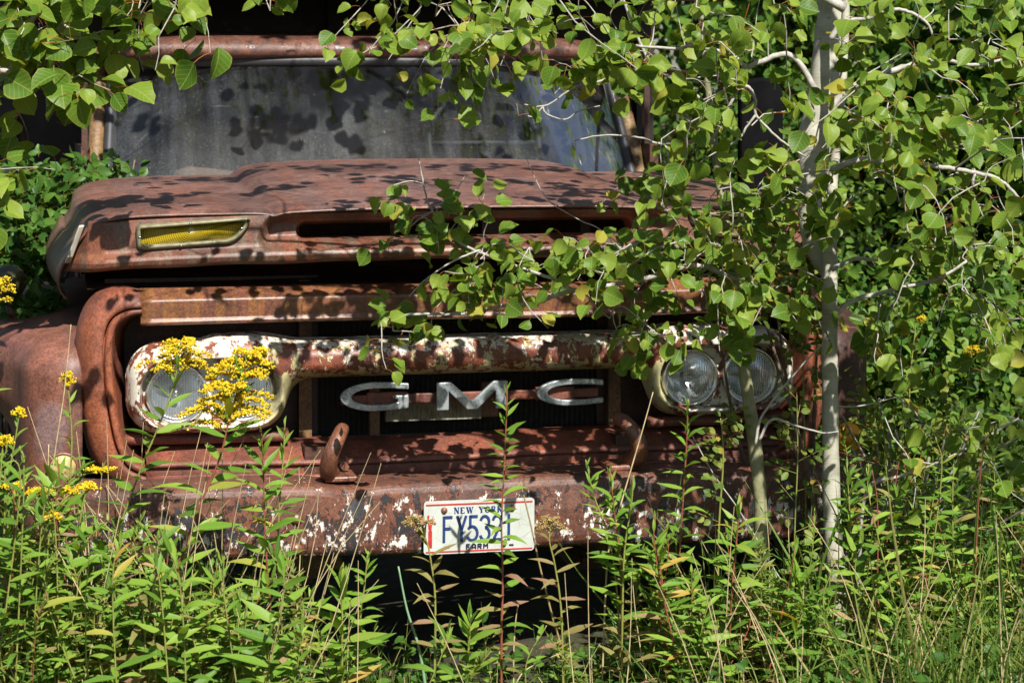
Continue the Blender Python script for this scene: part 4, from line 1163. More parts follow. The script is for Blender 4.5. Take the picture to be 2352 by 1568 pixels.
for pts, Y, r0, r1 in (
    ([(1890, 240), (1820, 130), (1741, 144), (1714, 155), (1678, 126), (1594, 107), (1552, 112), (1460, 105)], -0.55, 0.0085, 0.0035),
    ([(1714, 155), (1704, 184), (1678, 239), (1669, 254), (1655, 287), (1630, 330)], -0.55, 0.0055, 0.0022),
    ([(1701, 199), (1720, 201), (1735, 231), (1735, 262), (1762, 294), (1800, 327), (1850, 360)], -0.55, 0.0050, 0.0025),
    ([(1735, 265), (1715, 292), (1695, 321), (1647, 348), (1610, 372)], -0.55, 0.0035, 0.0015),
    ([(1905, 250), (1960, 200), (2049, 163), (2113, 146), (2164, 136), (2240, 150), (2330, 130)], -0.60, 0.0105, 0.0035),
    ([(1908, 90), (1936, 54), (1994, 41), (2035, 24), (2079, 25), (2120, 45), (2137, 68), (2150, 110)], -0.60, 0.0075, 0.0025),
    ([(1908, 390), (1981, 367), (2062, 377), (2164, 384), (2240, 398), (2294, 411), (2345, 459), (2400, 500)], -0.70, 0.0085, 0.0035),
    ([(2240, 398), (2232, 440), (2250, 480), (2262, 505)], -0.70, 0.0040, 0.0015),
    ([(1910, 730), (1960, 691), (2045, 667), (2154, 640), (2220, 600)], -0.45, 0.0075, 0.0035),
    ([(1910, 620), (1960, 595), (2005, 596), (2060, 600), (2120, 609)], -0.45, 0.0065, 0.0030),
    ([(1940, 20), (1800, -60), (1600, -120), (1350, -140), (1100, -110), (950, -60)], -0.80, 0.0130, 0.0050),
    ([(1350, -140), (1200, -200), (1000, -260), (760, -260), (560, -200)], -0.95, 0.0095, 0.0040),
    ([(1944, -150), (2050, -220), (2200, -250), (2380, -200)], -0.80, 0.0120, 0.0060),
    ([(1944, -250), (1800, -420), (1600, -560), (1300, -640), (1000, -640)], -1.30, 0.0150, 0.0060),
    ([(1944, -450), (1850, -650), (1600, -860), (1250, -960)], -1.60, 0.0140, 0.0050)):
    t1.limb(pts, Y, r0, r1, seg=7, mat=M_twig)
def offtrunk(L_):
    """keep sprays from hanging squarely in front of the pale trunk"""
    out = []
    for p in L_:
        t = p[1] + DIST; px = 1176 + FPX * p[0] / t; py = YH - FPX * (p[2] - ZC) / t
        if (1830 < px < 1965 and rng.random() < 0.93) or (1880 < px < 1960 and py > 480): continue
        out.append(p)
    return out
t1.sprays(offtrunk(region(860, 1060, -70, 70, -1.0, -0.6, 9) + region(1030, 1400, -70, 110, -1.1, -0.5, 20) + region(1200, 1420, 90, 180, -0.9, -0.5, 5)
          + region(1400, 1700, -70, 330, -1.0, -0.3, 20) + region(1700, 2000, -70, 500, -0.95, -0.35, 28) + region(1980, 2380, -70, 420, -1.1, -0.4, 56)
          + region(2000, 2380, 420, 780, -0.9, -0.3, 32) + region(1960, 2380, 760, 1100, -0.7, -0.2, 10))
          + [W(*q) for q in ((640, -40, -0.9), (620, 25, -0.9), (880, 105, -0.8), (420, -20, -1.0), (400, 20, -1.0))], size=(0.026, 0.060))
# crown above the picture that dapples the truck
can = []
def over(x, y, z, h):
    """a point h metres up the sun's rays from a spot on the truck"""
    return np.array([x, y, z]) + SUNV * h / SUNV[2]
for _ in range(400):
    if len(can) >= 78: break
    u = rng.random()
    if u < 0.52:
        q = over(*L2W(rng.uniform(-0.2, 0.95), rng.uniform(-0.1, 0.8), 1.28), rng.uniform(0.6, 1.35))
    elif u < 0.62:
        q = over(*L2W(rng.uniform(-0.9, -0.2), rng.uniform(0.3, 0.9), 1.28), rng.uniform(0.7, 1.4))
    else:
        q = over(*L2W(rng.uniform(-0.9, 0.9), rng.uniform(1.4, 1.7), rng.uniform(1.3, 1.78)), rng.uniform(0.4, 1.3))
    if q[2] < ZC + (YH + 60) * (q[1] + DIST) / FPX + 0.10: continue
    can.append(q)
t1.sprays(can, n=(5, 9), size=(0.045, 0.065))
# higher crown added out of view: screens sky from the windshield, shades cab and thicket
t1.limb([W(1905, -500, 0.0), (0.9, 0.3, 3.3), (0.4, 0.5, 3.9), (-0.4, 0.5, 4.3), (-1.2, 0.4, 4.5)], 0, 0.020, 0.008, world=True, mat=M_bark)
t1.limb([W(1905, -500, 0.0), (1.3, 0.4, 3.6), (1.0, 0.8, 4.6), (0.3, 1.0, 5.4)], 0, 0.020, 0.008, world=True, mat=M_bark)
t1.limb([W(1905, -350, 0.0), (1.6, -0.6, 2.9), (2.1, -1.2, 3.2), (2.8, -1.5, 3.4)], 0, 0.016, 0.006, world=True, mat=M_bark)
hi = [np.array([rng.uniform(-1.9, 2.6), rng.uniform(-0.2, 1.5), rng.uniform(3.3, 6.2)]) for _ in range(230)]
hi += [np.array([rng.uniform(1.6, 3.8), rng.uniform(-1.4, 0.8), rng.uniform(4.4, 6.8)]) for _ in range(90)]
sh = [over(rng.uniform(1.15, 2.3), rng.uniform(-0.6, 1.0), 0.5, rng.uniform(1.9, 3.2)) for _ in range(120)]
t1.sprays(hi, n=(6, 10), size=(0.05, 0.075), length=(0.15, 0.3))
t1.sprays(sh, n=(6, 9), size=(0.05, 0.07), length=(0.12, 0.25))
t1.finish()

# bent sapling in front of the far headlights
b = W(1712, 1465, -0.42); b[2] = ground_z(b[0], b[1]) - 0.03
t2 = Tree('aspen_sapling', 'crooked young aspen with bent olive-brown stem crossing the outermost headlight', b, M_sapbark)
t2.limb([(1708, 1480, -0.42), (1718, 1420, -0.42), (1742, 1330, -0.42), (1748, 1200, -0.43), (1740, 1080, -0.43), (1724, 950, -0.44), (1708, 840, -0.45), (1695, 740, -0.45), (1684, 620, -0.45), (1665, 500, -0.42), (1648, 390, -0.40), (1636, 290, -0.38), (1624, 180, -0.36), (1610, 40, -0.35), (1600, -90, -0.35), (1580, -400, -0.5)], 0,
        [0.019, 0.0205, 0.0195, 0.0175, 0.0175, 0.0170, 0.0155, 0.014, 0.0125, 0.0110, 0.0105, 0.0095, 0.008, 0.007, 0.006, 0.004], name='trunk', seg=12)
for pts, Y, r0, r1 in (
    ([(1686, 640), (1600, 610), (1480, 640), (1400, 655), (1317, 667), (1269, 681), (1229, 697), (1161, 701), (1116, 711), (1048, 721), (974, 721), (895, 728), (870, 745)], -0.58, 0.0075, 0.0028),
    ([(1317, 667), (1276, 643), (1191, 613), (1130, 590), (1060, 560), (1020, 520), (985, 470), (968, 400), (962, 360)], -0.60, 0.0050, 0.0015),
    ([(1269, 640), (1297, 619), (1375, 602), (1450, 560), (1500, 530)], -0.60, 0.0042, 0.0020),
    ([(1100, 575), (1040, 600), (980, 640), (940, 680)], -0.62, 0.0030, 0.0014),
    ([(1640, 320), (1521, 330), (1467, 316), (1385, 311), (1317, 323)], -0.45, 0.0042, 0.0013),
    ([(1640, 250), (1500, 160), (1378, 187), (1314, 204), (1246, 245), (1154, 228)], -0.55, 0.0048, 0.0012),
    ([(1246, 245), (1256, 262), (1297, 275), (1331, 255), (1378, 243)], -0.55, 0.0026, 0.0014),
    ([(1246, 247), (1225, 268), (1200, 262), (1165, 255)], -0.55, 0.0022, 0.0010),
    ([(1744, 1010), (1773, 963), (1824, 976), (1889, 993), (1926, 990)], -0.50, 0.0042, 0.0014),
    ([(1735, 1020), (1748, 960), (1790, 900), (1850, 830), (1910, 770)], -0.50, 0.0040, 0.0015),
    ([(1640, 330), (1560, 250), (1480, 120), (1420, -30)], -0.50, 0.0060, 0.0030)):
    t2.limb(pts, Y, r0, r1, seg=7, mat=M_twig)
t2.sprays(region(1500, 1660, 370, 560, -0.75, -0.35, 12) + region(1450, 1660, 540, 680, -0.75, -0.4, 13) + region(1640, 1860, 420, 720, -0.75, -0.45, 26) + region(1390, 1490, 690, 780, -0.6, -0.5, 5)
          + region(1480, 1640, 300, 400, -0.7, -0.4, 5), size=(0.026, 0.055))
t2.sprays(region(960, 1130, 590, 670, -0.68, -0.55, 9) + region(920, 1010, 520, 580, -0.66, -0.58, 3) + region(960, 1040, 440, 520, -0.66, -0.58, 4) + region(1100, 1280, 560, 680, -0.66, -0.55, 8)
          + region(870, 930, 690, 760, -0.62, -0.55, 4) + region(1290, 1450, 560, 650, -0.66, -0.55, 7) + [W(905, 425, -0.62), W(1060, 500, -0.6), W(1120, 510, -0.6)], length=(0.07, 0.14), n=(5, 9), size=(0.030, 0.052))
t2.finish()

# aspen branches reaching in from the near side of the cab
b = np.array([-2.25, -0.35, 0.0]); b[2] = ground_z(b[0], b[1])
t3 = Tree('aspen_tree', 'aspen whose leafy boughs hang over the cab corner beside the yellow lens', b, M_bark)
t3.limb([b, b + [0.05, 0.02, 0.9], b + [0.0, 0.0, 1.8], b + [0.1, 0.0, 3.0]], 0, 0.05, 0.02, name='trunk', world=True, seg=12)
pb = b + [0.02, 0, 1.55]
for pts, r0, r1 in (([pb, W(-60, 160, -0.35), W(60, 190, -0.35), W(140, 165, -0.30), W(230, 160, -0.30)], 0.012, 0.003),
                    ([pb + [0, 0, 0.25], W(-40, 60, -0.40), W(92, 31, -0.40), W(167, 14, -0.35), W(180, -60, -0.35)], 0.011, 0.003),
                    ([W(92, 31, -0.40), W(150, 60, -0.36), W(185, 85, -0.35), W(240, 70, -0.35)], 0.005, 0.002),
                    ([pb + [0, 0, 0.3], W(-60, -60, -0.40), W(150, -120, -0.40), W(380, -90, -0.40)], 0.010, 0.004),
                    ([pb - [0, 0, 0.2], W(-60, 400, -0.35), W(10, 385, -0.30), W(50, 395, -0.30)], 0.007, 0.002)):
    t3.limb(pts, 0, r0, r1, mat=M_twig, world=True, seg=7)
t3.sprays(region(-40, 130, 10, 250, -0.5, -0.25, 12) + region(120, 260, 40, 240, -0.45, -0.2, 8) + region(300, 430, -60, 30, -0.5, -0.3, 5) + region(-60, 30, 330, 420, -0.45, -0.3, 2)
          + region(20, 300, -90, -10, -0.5, -.3, 7), size=(0.050, 0.088), n=(5, 9))
t3.finish()
# ------------------------------------------------------------------ goldenrod and other weeds
FLORET = [Tpl([(0, 0, -.5), (.6, 0, 0), (0, .6, .05), (-.55, .1, 0), (.1, -.6, .1), (0, 0, .6)], [(0, 2, 1), (0, 3, 2), (0, 4, 3), (0, 1, 4), (5, 1, 2), (5, 2, 3), (5, 3, 4), (5, 4, 1)], [(0, 0)] * 6, [0] * 6),
          Tpl([(0, 0, -.6), (.4, .3, 0), (-.3, .5, .1), (-.5, -.3, 0), (.2, -.5, .2), (0.1, 0, .8)], [(0, 2, 1), (0, 3, 2), (0, 4, 3), (0, 1, 4), (5, 1, 2), (5, 2, 3), (5, 3, 4), (5, 4, 1)], [(0, 0)] * 6, [0] * 6)]
def rand_rot(n):
    a = unit(rng.normal(0, 1, (n, 3))); b_ = unit(rng.normal(0, 1, (n, 3)))
    return frames(a, b_)
def plume(P, length, spread, nbr, nfl, fs, toward=(0, 0, 0)):
    """positions of florets on arching branchlets around the end of stem P; returns points and branch curves"""
    pts, br = [], []
    for i in range(nbr):
        t = 1 - (length * (i / max(1, nbr - 1))) / (np.sum(np.linalg.norm(np.diff(P, axis=0), axis=1)) + 1e-6)
        t = max(0.0, t); f = t * (len(P) - 1); i0 = min(int(f), len(P) - 2)
        a = P[i0] + (P[i0 + 1] - P[i0]) * (f - i0)
        az = i * 2.4 + rng.normal(0, 0.4)
        ln = spread * (0.35 + 0.65 * (i / max(1, nbr - 1)) ** 0.7) * rng.uniform(0.8, 1.2)
        if i == nbr - 1: ln *= 0.8
        d = unit(np.array([math.cos(az), 0.6 * math.sin(az), 0.75]) + np.array(toward))
        Q = np.array([a + d * ln * s_ + np.array([0, 0, -0.55 * ln]) * s_ ** 2.2 for s_ in np.linspace(0, 1, 6)])
        br.append(Q)
        for _ in range(nfl):
            s_ = rng.uniform(0.12, 1) * 5; j = min(int(s_), 4)
            q = Q[j] + (Q[j + 1] - Q[j]) * (s_ - j)
            pts.append(q + rng.normal(0, 1, 3) * fs * 0.95 * [1, 1, 0.7] + [0, 0, fs * 0.8])
    return np.array(pts), br
def goldenrod(label, path, Y, n=30, ll=0.085, flower=None, t0=0.12, red=False, name='goldenrod_plant', mat=None, individual=True, fl=None, dry_low=0.25, up=0.55, group=None, sr=0.0032):
    """path: picture points from tip down to the ground (last point's row is ignored)"""
    P = [W(p[0], p[1], Y if len(p) < 3 else p[2]) for p in path]
    P[-1][2] = ground_z(P[-1][0], P[-1][1]) - 0.01
    P = catmull(P[::-1], 8)
    base = P[0].copy()
    o = empty(name, base); tag(o, label, 'weed', group)
    mb = MB(); mb.tube(P - base, np.linspace(sr, sr * 0.45, len(P)), 6)
    mb.build('stem', M_stemr if red else M_stemg, o)
    seglen = np.concatenate([[0], np.cumsum(np.linalg.norm(np.diff(P, axis=0), axis=1))]); seglen /= seglen[-1]
    t = np.sort(np.clip(t0 + (1 - t0) * (np.arange(n) + rng.uniform(-0.3, 0.3, n)) / n, 0.02, 0.995))
    loc = np.stack([np.interp(t, seglen, P[:, i]) for i in range(3)], -1)
    az = np.arange(n) * 2.4 + rng.uniform(0, 6) + rng.normal(0, 0.3, n)
    el = up * (0.25 + 1.5 * sstep(0.75, 1.0, t) + 0.35 * t) + rng.normal(0, 0.15, n)
    size = ll * (0.75 + 0.35 * np.sin(np.pi * np.clip(t, 0, 1))) * (1 - 0.55 * sstep(0.86, 1.0, t)) * rng.uniform(0.8, 1.15, n)
    yd = np.stack([np.cos(az) * np.cos(el), 0.85 * np.sin(az) * np.cos(el), np.sin(el)], -1)
    upv = unit(np.stack([rng.normal(0, 0.2, n), rng.normal(-0.55, 0.25, n), np.ones(n)], -1))
    Rm = frames(yd, upv); ids = rng.integers(0, len(GOLD), n)
    m_ = mat or M_gold
    dry = t < dry_low * rng.uniform(0.5, 1.3, n)
    if individual:
        for msk, mm, key in ((~dry, m_, m_.name), (dry, M_dry, 'dry_leaf')):
            leaf_objs(GOLD, key, mm, Rm[msk], loc[msk], size[msk], ids[msk], o, base)
    else:
        leaves_joined(GOLD, m_, Rm, loc, size, ids, o, base)
    if flower:
        ln, spread, nbr, nfl, fs = fl or (0.10, 0.085, 12, 34, 0.0042)
        pts, br = plume(P, ln, spread, nbr, nfl, fs)
        m = MB()
        for Q in br: m.tube(Q - base, np.linspace(0.0012, 0.0006, len(Q)), 4, cap=False)
        fo = m.build('flower_stalks', M_stemg if flower == 'yellow' else M_straw, o); fo['kind'] = 'stuff'
        m = MB(); half_ = rng.random(len(pts)) < 0.5
        for h_, tp in ((half_, FLORET[0]), (~half_, FLORET[1])):
            m.inst(tp, rand_rot(h_.sum()) * (fs * rng.uniform(0.7, 1.4, h_.sum()))[:, None, None], pts[h_] - base, rng.random(h_.sum()))
        tag(m.build('flower_head', M_yellow if flower == 'yellow' else M_seed, o, smooth=False), kind='stuff')
    return o
big = (0.21, 0.145, 26, 150, 0.0047)
goldenrod('tallest goldenrod, its drooping bright yellow plume covering the inner headlight beside the grille letters', [(575, 815), (535, 930), (505, 1050), (455, 1170), (410, 1300), (365, 1420), (325, 1560), (310, 1700)], -0.95, 46, 0.105, 'yellow', fl=big, red=True, sr=0.0040)
goldenrod('goldenrod with feathery yellow plume in front of the outermost round headlight', [(415, 790), (400, 880), (372, 960), (330, 1060), (285, 1180), (240, 1290), (215, 1420), (205, 1700)], -0.90, 40, 0.090, 'yellow', fl=(0.12, 0.115, 16, 95, 0.0043))
goldenrod('slender goldenrod with small yellow tuft before the brown fender face', [(155, 862), (160, 930), (165, 1010), (160, 1120), (150, 1300), (140, 1700)], -0.85, 34, 0.050, 'yellow', fl=(0.07, 0.030, 8, 30, 0.0040), mat=M_gold)
goldenrod('goldenrod with a stubby yellow tip at the wheel arch edge of the fender', [(45, 945), (35, 1010), (20, 1100), (10, 1250), (5, 1700)], -0.9, 30, 0.065, 'yellow', fl=(0.04, 0.026, 6, 30, 0.0040))
goldenrod('goldenrod whose one-sided yellow spray lies across the cream round lamp', [(250, 1082), (190, 1090), (150, 1120), (125, 1220), (110, 1400), (105, 1700)], -0.88, 30, 0.075, 'yellow', fl=(0.11, 0.030, 10, 30, 0.0040))
goldenrod('goldenrod with low yellow spray level with the bumper end', [(175, 1140), (140, 1120), (100, 1150), (70, 1300), (60, 1700)], -0.95, 26, 0.080, 'yellow', fl=(0.07, 0.03, 8, 28, 0.0040))
goldenrod('goldenrod leaning in at the picture edge with yellow arching sprays beside the glassy lamp', [(-5, 650), (-25, 760), (-40, 900), (-45, 1200), (-45, 1700)], -0.9, 20, 0.08, 'yellow', fl=(0.12, 0.085, 9, 44, 0.0042))
goldenrod('goldenrod with flat yellow tip sprays among leaves below the fender lamp', [(30, 1120), (15, 1150), (10, 1250), (20, 1700)], -1.0, 22, 0.085, 'yellow', fl=(0.06, 0.045, 7, 26, 0.0040))
goldenrod('straight single weed stalk with narrow leaves rising before the middle letter and plate', [(1165, 885), (1163, 960), (1158, 1080), (1152, 1200), (1155, 1330), (1152, 1450), (1152, 1700)], -0.72, 56, 0.066, None, t0=0.18, red=True, dry_low=0.42, up=0.45, sr=0.0034)
goldenrod('bushy-topped weed with broad leaf rosettes before the bumper beside the far tow hook', [(1400, 1075), (1412, 1180), (1425, 1300), (1428, 1450), (1425, 1700)], -0.72, 44, 0.075, None, t0=0.2, red=True, dry_low=0.45)
goldenrod('short leafy shoot crowding the bushy-topped weed from the plate side', [(1345, 1055), (1365, 1140), (1400, 1240), (1420, 1400), (1425, 1700)], -0.70, 22, 0.060, None, t0=0.55)
goldenrod('short leafy shoot crowding the bushy-topped weed on its sapling side', [(1455, 1090), (1450, 1160), (1435, 1260), (1430, 1400), (1428, 1700)], -0.74, 20, 0.060, None, t0=0.55)
goldenrod('dark green weed stalk with a pointed bud standing in front of the inner far headlight', [(1580, 915), (1578, 1000), (1572, 1100), (1562, 1250), (1552, 1400), (1548, 1700)], -0.66, 50, 0.068, None, t0=0.12, red=True)
goldenrod('withered weed with tan seed plume drooping over the plate edge', [(945, 1195), (975, 1230), (990, 1290), (1000, 1400), (995, 1700)], -0.75, 18, 0.075, 'seed', t0=0.35, fl=(0.085, 0.065, 10, 34, 0.0036), mat=M_dry)
goldenrod('withered weed with tan seed plume just past the plate, beside a leaning dry stalk', [(1268, 1195), (1262, 1240), (1275, 1300), (1290, 1420), (1295, 1700)], -0.72, 18, 0.070, 'seed', t0=0.35, fl=(0.085, 0.062, 10, 32, 0.0036), mat=M_dry)
goldenrod('upright leafy weed beside the plume-bearing goldenrod, below the surround bar', [(600, 985), (605, 1080), (608, 1200), (615, 1320), (625, 1450), (632, 1700)], -0.85, 48, 0.085, None, t0=0.1, red=True)
goldenrod('thin leafy weed rising between the near tow hook and the tallest goldenrod', [(655, 965), (650, 1060), (640, 1200), (640, 1400), (640, 1700)], -0.80, 40, 0.065, None)
goldenrod('leafy weed tipped with a green rosette at the bumper edge under the dent', [(845, 1265), (838, 1340), (825, 1450), (815, 1700)], -0.70, 30, 0.060, None, t0=0.3)
goldenrod('broad-leaved young weed in front of the leaf spring', [(783, 1320), (786, 1400), (786, 1500), (786, 1700)], -0.78, 28, 0.100, None, t0=0.25, up=0.75)
goldenrod('low star-shaped weed under the plate near the red stalk', [(1082, 1410), (1078, 1470), (1072, 1540), (1070, 1700)], -0.74, 20, 0.092, None, t0=0.4, up=0.7)
goldenrod('bright star-leaved weed low down below the tallest goldenrod', [(545, 1390), (548, 1460), (550, 1540), (552, 1700)], -1.05, 24, 0.115, None, t0=0.35, up=0.8)
goldenrod('low bright weed rosette at the foot of the picture by the broad-leaved weed', [(612, 1480), (618, 1540), (620, 1700)], -1.10, 20, 0.115, None, t0=0.3, up=0.8)
goldenrod('tall weed with drooping leaves beside the crooked sapling base', [(1700, 1150), (1690, 1260), (1680, 1380), (1672, 1700)], -0.70, 36, 0.085, None, red=True)
goldenrod('weed with rusty lower leaves left of the crooked sapling', [(1505, 1240), (1520, 1330), (1530, 1420), (1535, 1700)], -0.75, 30, 0.085, None, red=True, dry_low=0.6)
goldenrod('leafy weed hugging the pale trunk at bumper height', [(1945, 1065), (1950, 1150), (1958, 1280), (1965, 1420), (1965, 1700)], -0.55, 40, 0.075, None)
goldenrod('slender yellow-stemmed weed standing in the dim thicket past the pale trunk', [(2190, 1060), (2188, 1150), (2190, 1280), (2198, 1450), (2200, 1700)], -0.50, 26, 0.085, None, dry_low=0.1)
goldenrod('goldenrod blooming pale yellow in the shaded thicket under the far boughs', [(2105, 715), (2100, 780), (2090, 880), (2085, 1100), (2085, 1500)], 0.5, 26, 0.07, 'yellow', fl=(0.09, 0.05, 9, 30, 0.0040))
goldenrod('small goldenrod with dull yellow tip deep behind the far boughs', [(2235, 800), (2225, 860), (2215, 960), (2210, 1200), (2210, 1500)], 0.7, 22, 0.07, 'yellow', fl=(0.06, 0.045, 7, 26, 0.0040))
for lab_, pth_, Y_ in (('short goldenrod with a leaning yellow tip under the wheel arch edge', [(95, 1130), (80, 1180), (70, 1300), (65, 1700)], -1.05), ('goldenrod with thin yellow spray just under the fender face', [(205, 1120), (190, 1160), (180, 1280), (175, 1700)], -0.98),
    ('small goldenrod with yellow tuft right at the picture edge by the wheel arch', [(8, 1010), (2, 1080), (-5, 1200), (-5, 1700)], -1.0), ('goldenrod with half-open yellow spray low beside the bumper end', [(120, 1185), (112, 1240), (108, 1320), (100, 1700)], -1.1)):
    goldenrod(lab_, pth_, Y_, 26, 0.075, 'yellow', fl=(0.06, 0.045, 8, 40, 0.0040))
# the many plain weed stalks around them
def weed_field(zones, n, x0, x1, ty0, ty1, Y0, Y1, ll, mat=None, nl=(16, 30), ind=True):
    """zones: (upper x limit, where phrase, group)"""
    for _ in range(n):
        Y = rng.uniform(Y0, Y1); x = rng.uniform(x0, x1); ty = rng.uniform(ty0, ty1)
        ln = rng.normal(0, 45); red = rng.random() < 0.4; q = (ty - ty0) / (ty1 - ty0)
        wh, gp = next((w, g) for (lim, w, g) in zones if x <= lim)
        size_ = 'tall' if q < 0.33 else ('middling' if q < 0.66 else 'short')
        ln = rng.normal(0, 85); mid = rng.normal(0, 28); sp_ = rng.random()
        lab = f"{size_} {'red' if red else 'green'}-stemmed leafy weed {wh}"
        pth = [(x + rng.normal(0, 25), ty), (x + mid, ty + 110), (x + ln, 1700)]
        if sp_ < 0.55:
            goldenrod(lab, pth, Y, int(rng.integers(*nl)), ll * rng.uniform(0.6, 1.25), None, t0=0.1, red=red, name='weed_stalk', mat=mat, individual=ind, group=gp, sr=0.0024, up=rng.uniform(0.3, 0.8))
        elif sp_ < 0.85:
            goldenrod(lab.replace('leafy', 'fine-leaved'), pth, Y, int(rng.integers(50, 90)), rng.uniform(0.030, 0.048), None, t0=0.05, red=red, name='weed_stalk', mat=M_rose if sp_ < 0.72 else M_gold, individual=False, group=gp, sr=0.0018, up=rng.uniform(0.4, 0.9))
        else:
            goldenrod(lab.replace('leafy', 'withered'), pth, Y, int(rng.integers(10, 20)), ll * rng.uniform(0.6, 1.0), None, t0=0.2, red=red, name='weed_stalk', mat=M_dry, individual=ind, group=gp, sr=0.0022, up=-0.2)
ZN = [(130, 'at the picture edge below the fender wheel arch', 'weeds below the wheel arch'), (270, 'below the cream round lamp at the bumper end', 'weeds below the cream lamp'), (430, 'under the bumper below the outermost near headlight', 'weeds below the near headlights'),
      (560, 'under the bumper at the foot of the tallest goldenrod', 'weeds by the tallest goldenrod'), (720, 'under the bumper just before the leaf spring', 'weeds before the leaf spring')]
weed_field(ZN, 26, -20, 130, 980, 1380, -1.2, -0.8, 0.085)
weed_field(ZN, 34, 130, 430, 1150, 1430, -1.25, -0.75, 0.085)
weed_field(ZN, 28, 400, 700, 1250, 1450, -1.2, -0.7, 0.085)
weed_field([(1000, 'sprouting at the foot of the picture below the bumper dent', 'sprouts below the dent'), (1420, 'sprouting at the foot of the picture under the plate', 'sprouts under the plate')], 11, 700, 1400, 1420, 1510, -0.95, -0.6, 0.07, nl=(10, 16))
weed_field([(1600, 'between the bushy-topped weed and the dark stalk with the bud', 'weeds before the inner far headlight'), (1720, 'close before the crooked sapling foot', 'weeds at the sapling foot'), (1900, 'between crooked sapling and pale trunk', 'weeds between sapling and trunk')], 36, 1440, 1900, 1150, 1440, -0.8, -0.45, 0.075)
weed_field([(2040, 'in the dim thicket right beside the pale trunk', 'weeds beside the pale trunk'), (2160, 'in the dim thicket under the dead branches', 'weeds under the dead branches'), (2270, 'in the dim thicket around the yellow-stemmed weed', 'weeds around the yellow stem'), (2400, 'in the dim thicket at the picture edge', 'weeds at the thicket edge')], 80, 1930, 2380, 950, 1450, -0.75, 0.5, 0.080, ind=False)

# brambles with rounded leaflets
def bramble(label, path, Y, nl, ll):
    P = [W(p[0], p[1], Y) for p in path]; P[-1][2] = ground_z(P[-1][0], P[-1][1]) - 0.01
    P = catmull(P[::-1], 8); base = P[0].copy()
    o = empty('bramble_shoot', base); tag(o, label, 'bramble', 'bramble shoots')
    m = MB(); m.tube(P - base, np.linspace(0.0034, 0.0014, len(P)), 6); m.build('stem', M_stemg, o)
    locs, yds, szs = [], [], []
    rc = MB()
    for i in range(nl):
        t = 0.25 + 0.75 * (i + rng.uniform(0, 0.5)) / nl; f = t * (len(P) - 1); j = min(int(f), len(P) - 2)
        a = P[j] + (P[j + 1] - P[j]) * (f - j)
        az = rng.uniform(0, 6.28); d = unit(np.array([math.cos(az), 0.5 * math.sin(az) - 0.3, 0.25])); ln = ll * 2.4
        side = unit(np.cross(d, [0, -0.6, 0.8]))
        rc.tube(np.array([a, a + d * ln * 0.5, a + d * ln]) - base, 0.0008, 4, cap=False)
        for q, s_ in ((0.35, -1), (0.35, 1), (0.65, -1), (0.65, 1), (1.0, 0)):
            locs.append(a + d * ln * q); yds.append(unit(d * (0.4 if s_ else 1) + side * s_ * 0.9)); szs.append(ll * rng.uniform(0.8, 1.15))
    tag(rc.build('leaf_stalks', M_stemg, o), kind='stuff')
    locs, yds, szs = np.array(locs), np.array(yds), np.array(szs)
    up = unit(np.tile([0.1, -0.6, 0.75], (len(locs), 1)) + rng.normal(0, 0.3, locs.shape))
    leaf_objs(OVAL, 'leaflet', M_rose, frames(yds, up), locs, szs, rng.integers(0, len(OVAL), len(locs)), o, base, name='leaflet')
bramble('bramble shoot with yellow-green leaflets climbing between sapling and pale trunk', [(1830, 900), (1832, 1050), (1826, 1200), (1822, 1350), (1805, 1480), (1800, 1700)], -0.45, 17, 0.026)
bramble('bramble shoot with small leaflets rising beside the far headlight, close to the sapling', [(1655, 960), (1660, 1010), (1660, 1080), (1650, 1250), (1650, 1700)], -0.50, 13, 0.024)
bramble('short bramble shoot at the foot of the crooked sapling', [(1740, 1330), (1735, 1400), (1745, 1500), (1745, 1700)], -0.50, 9, 0.024)
bramble('bramble shoot in the dim thicket beyond the pale trunk', [(2010, 900), (2030, 1000), (2045, 1150), (2050, 1300), (2050, 1700)], -0.25, 14, 0.026)
bramble('drooping bramble shoot above the orange lamp', [(1870, 600), (1850, 720), (1845, 850), (1850, 1100), (1850, 1700)], -0.15, 16, 0.028)

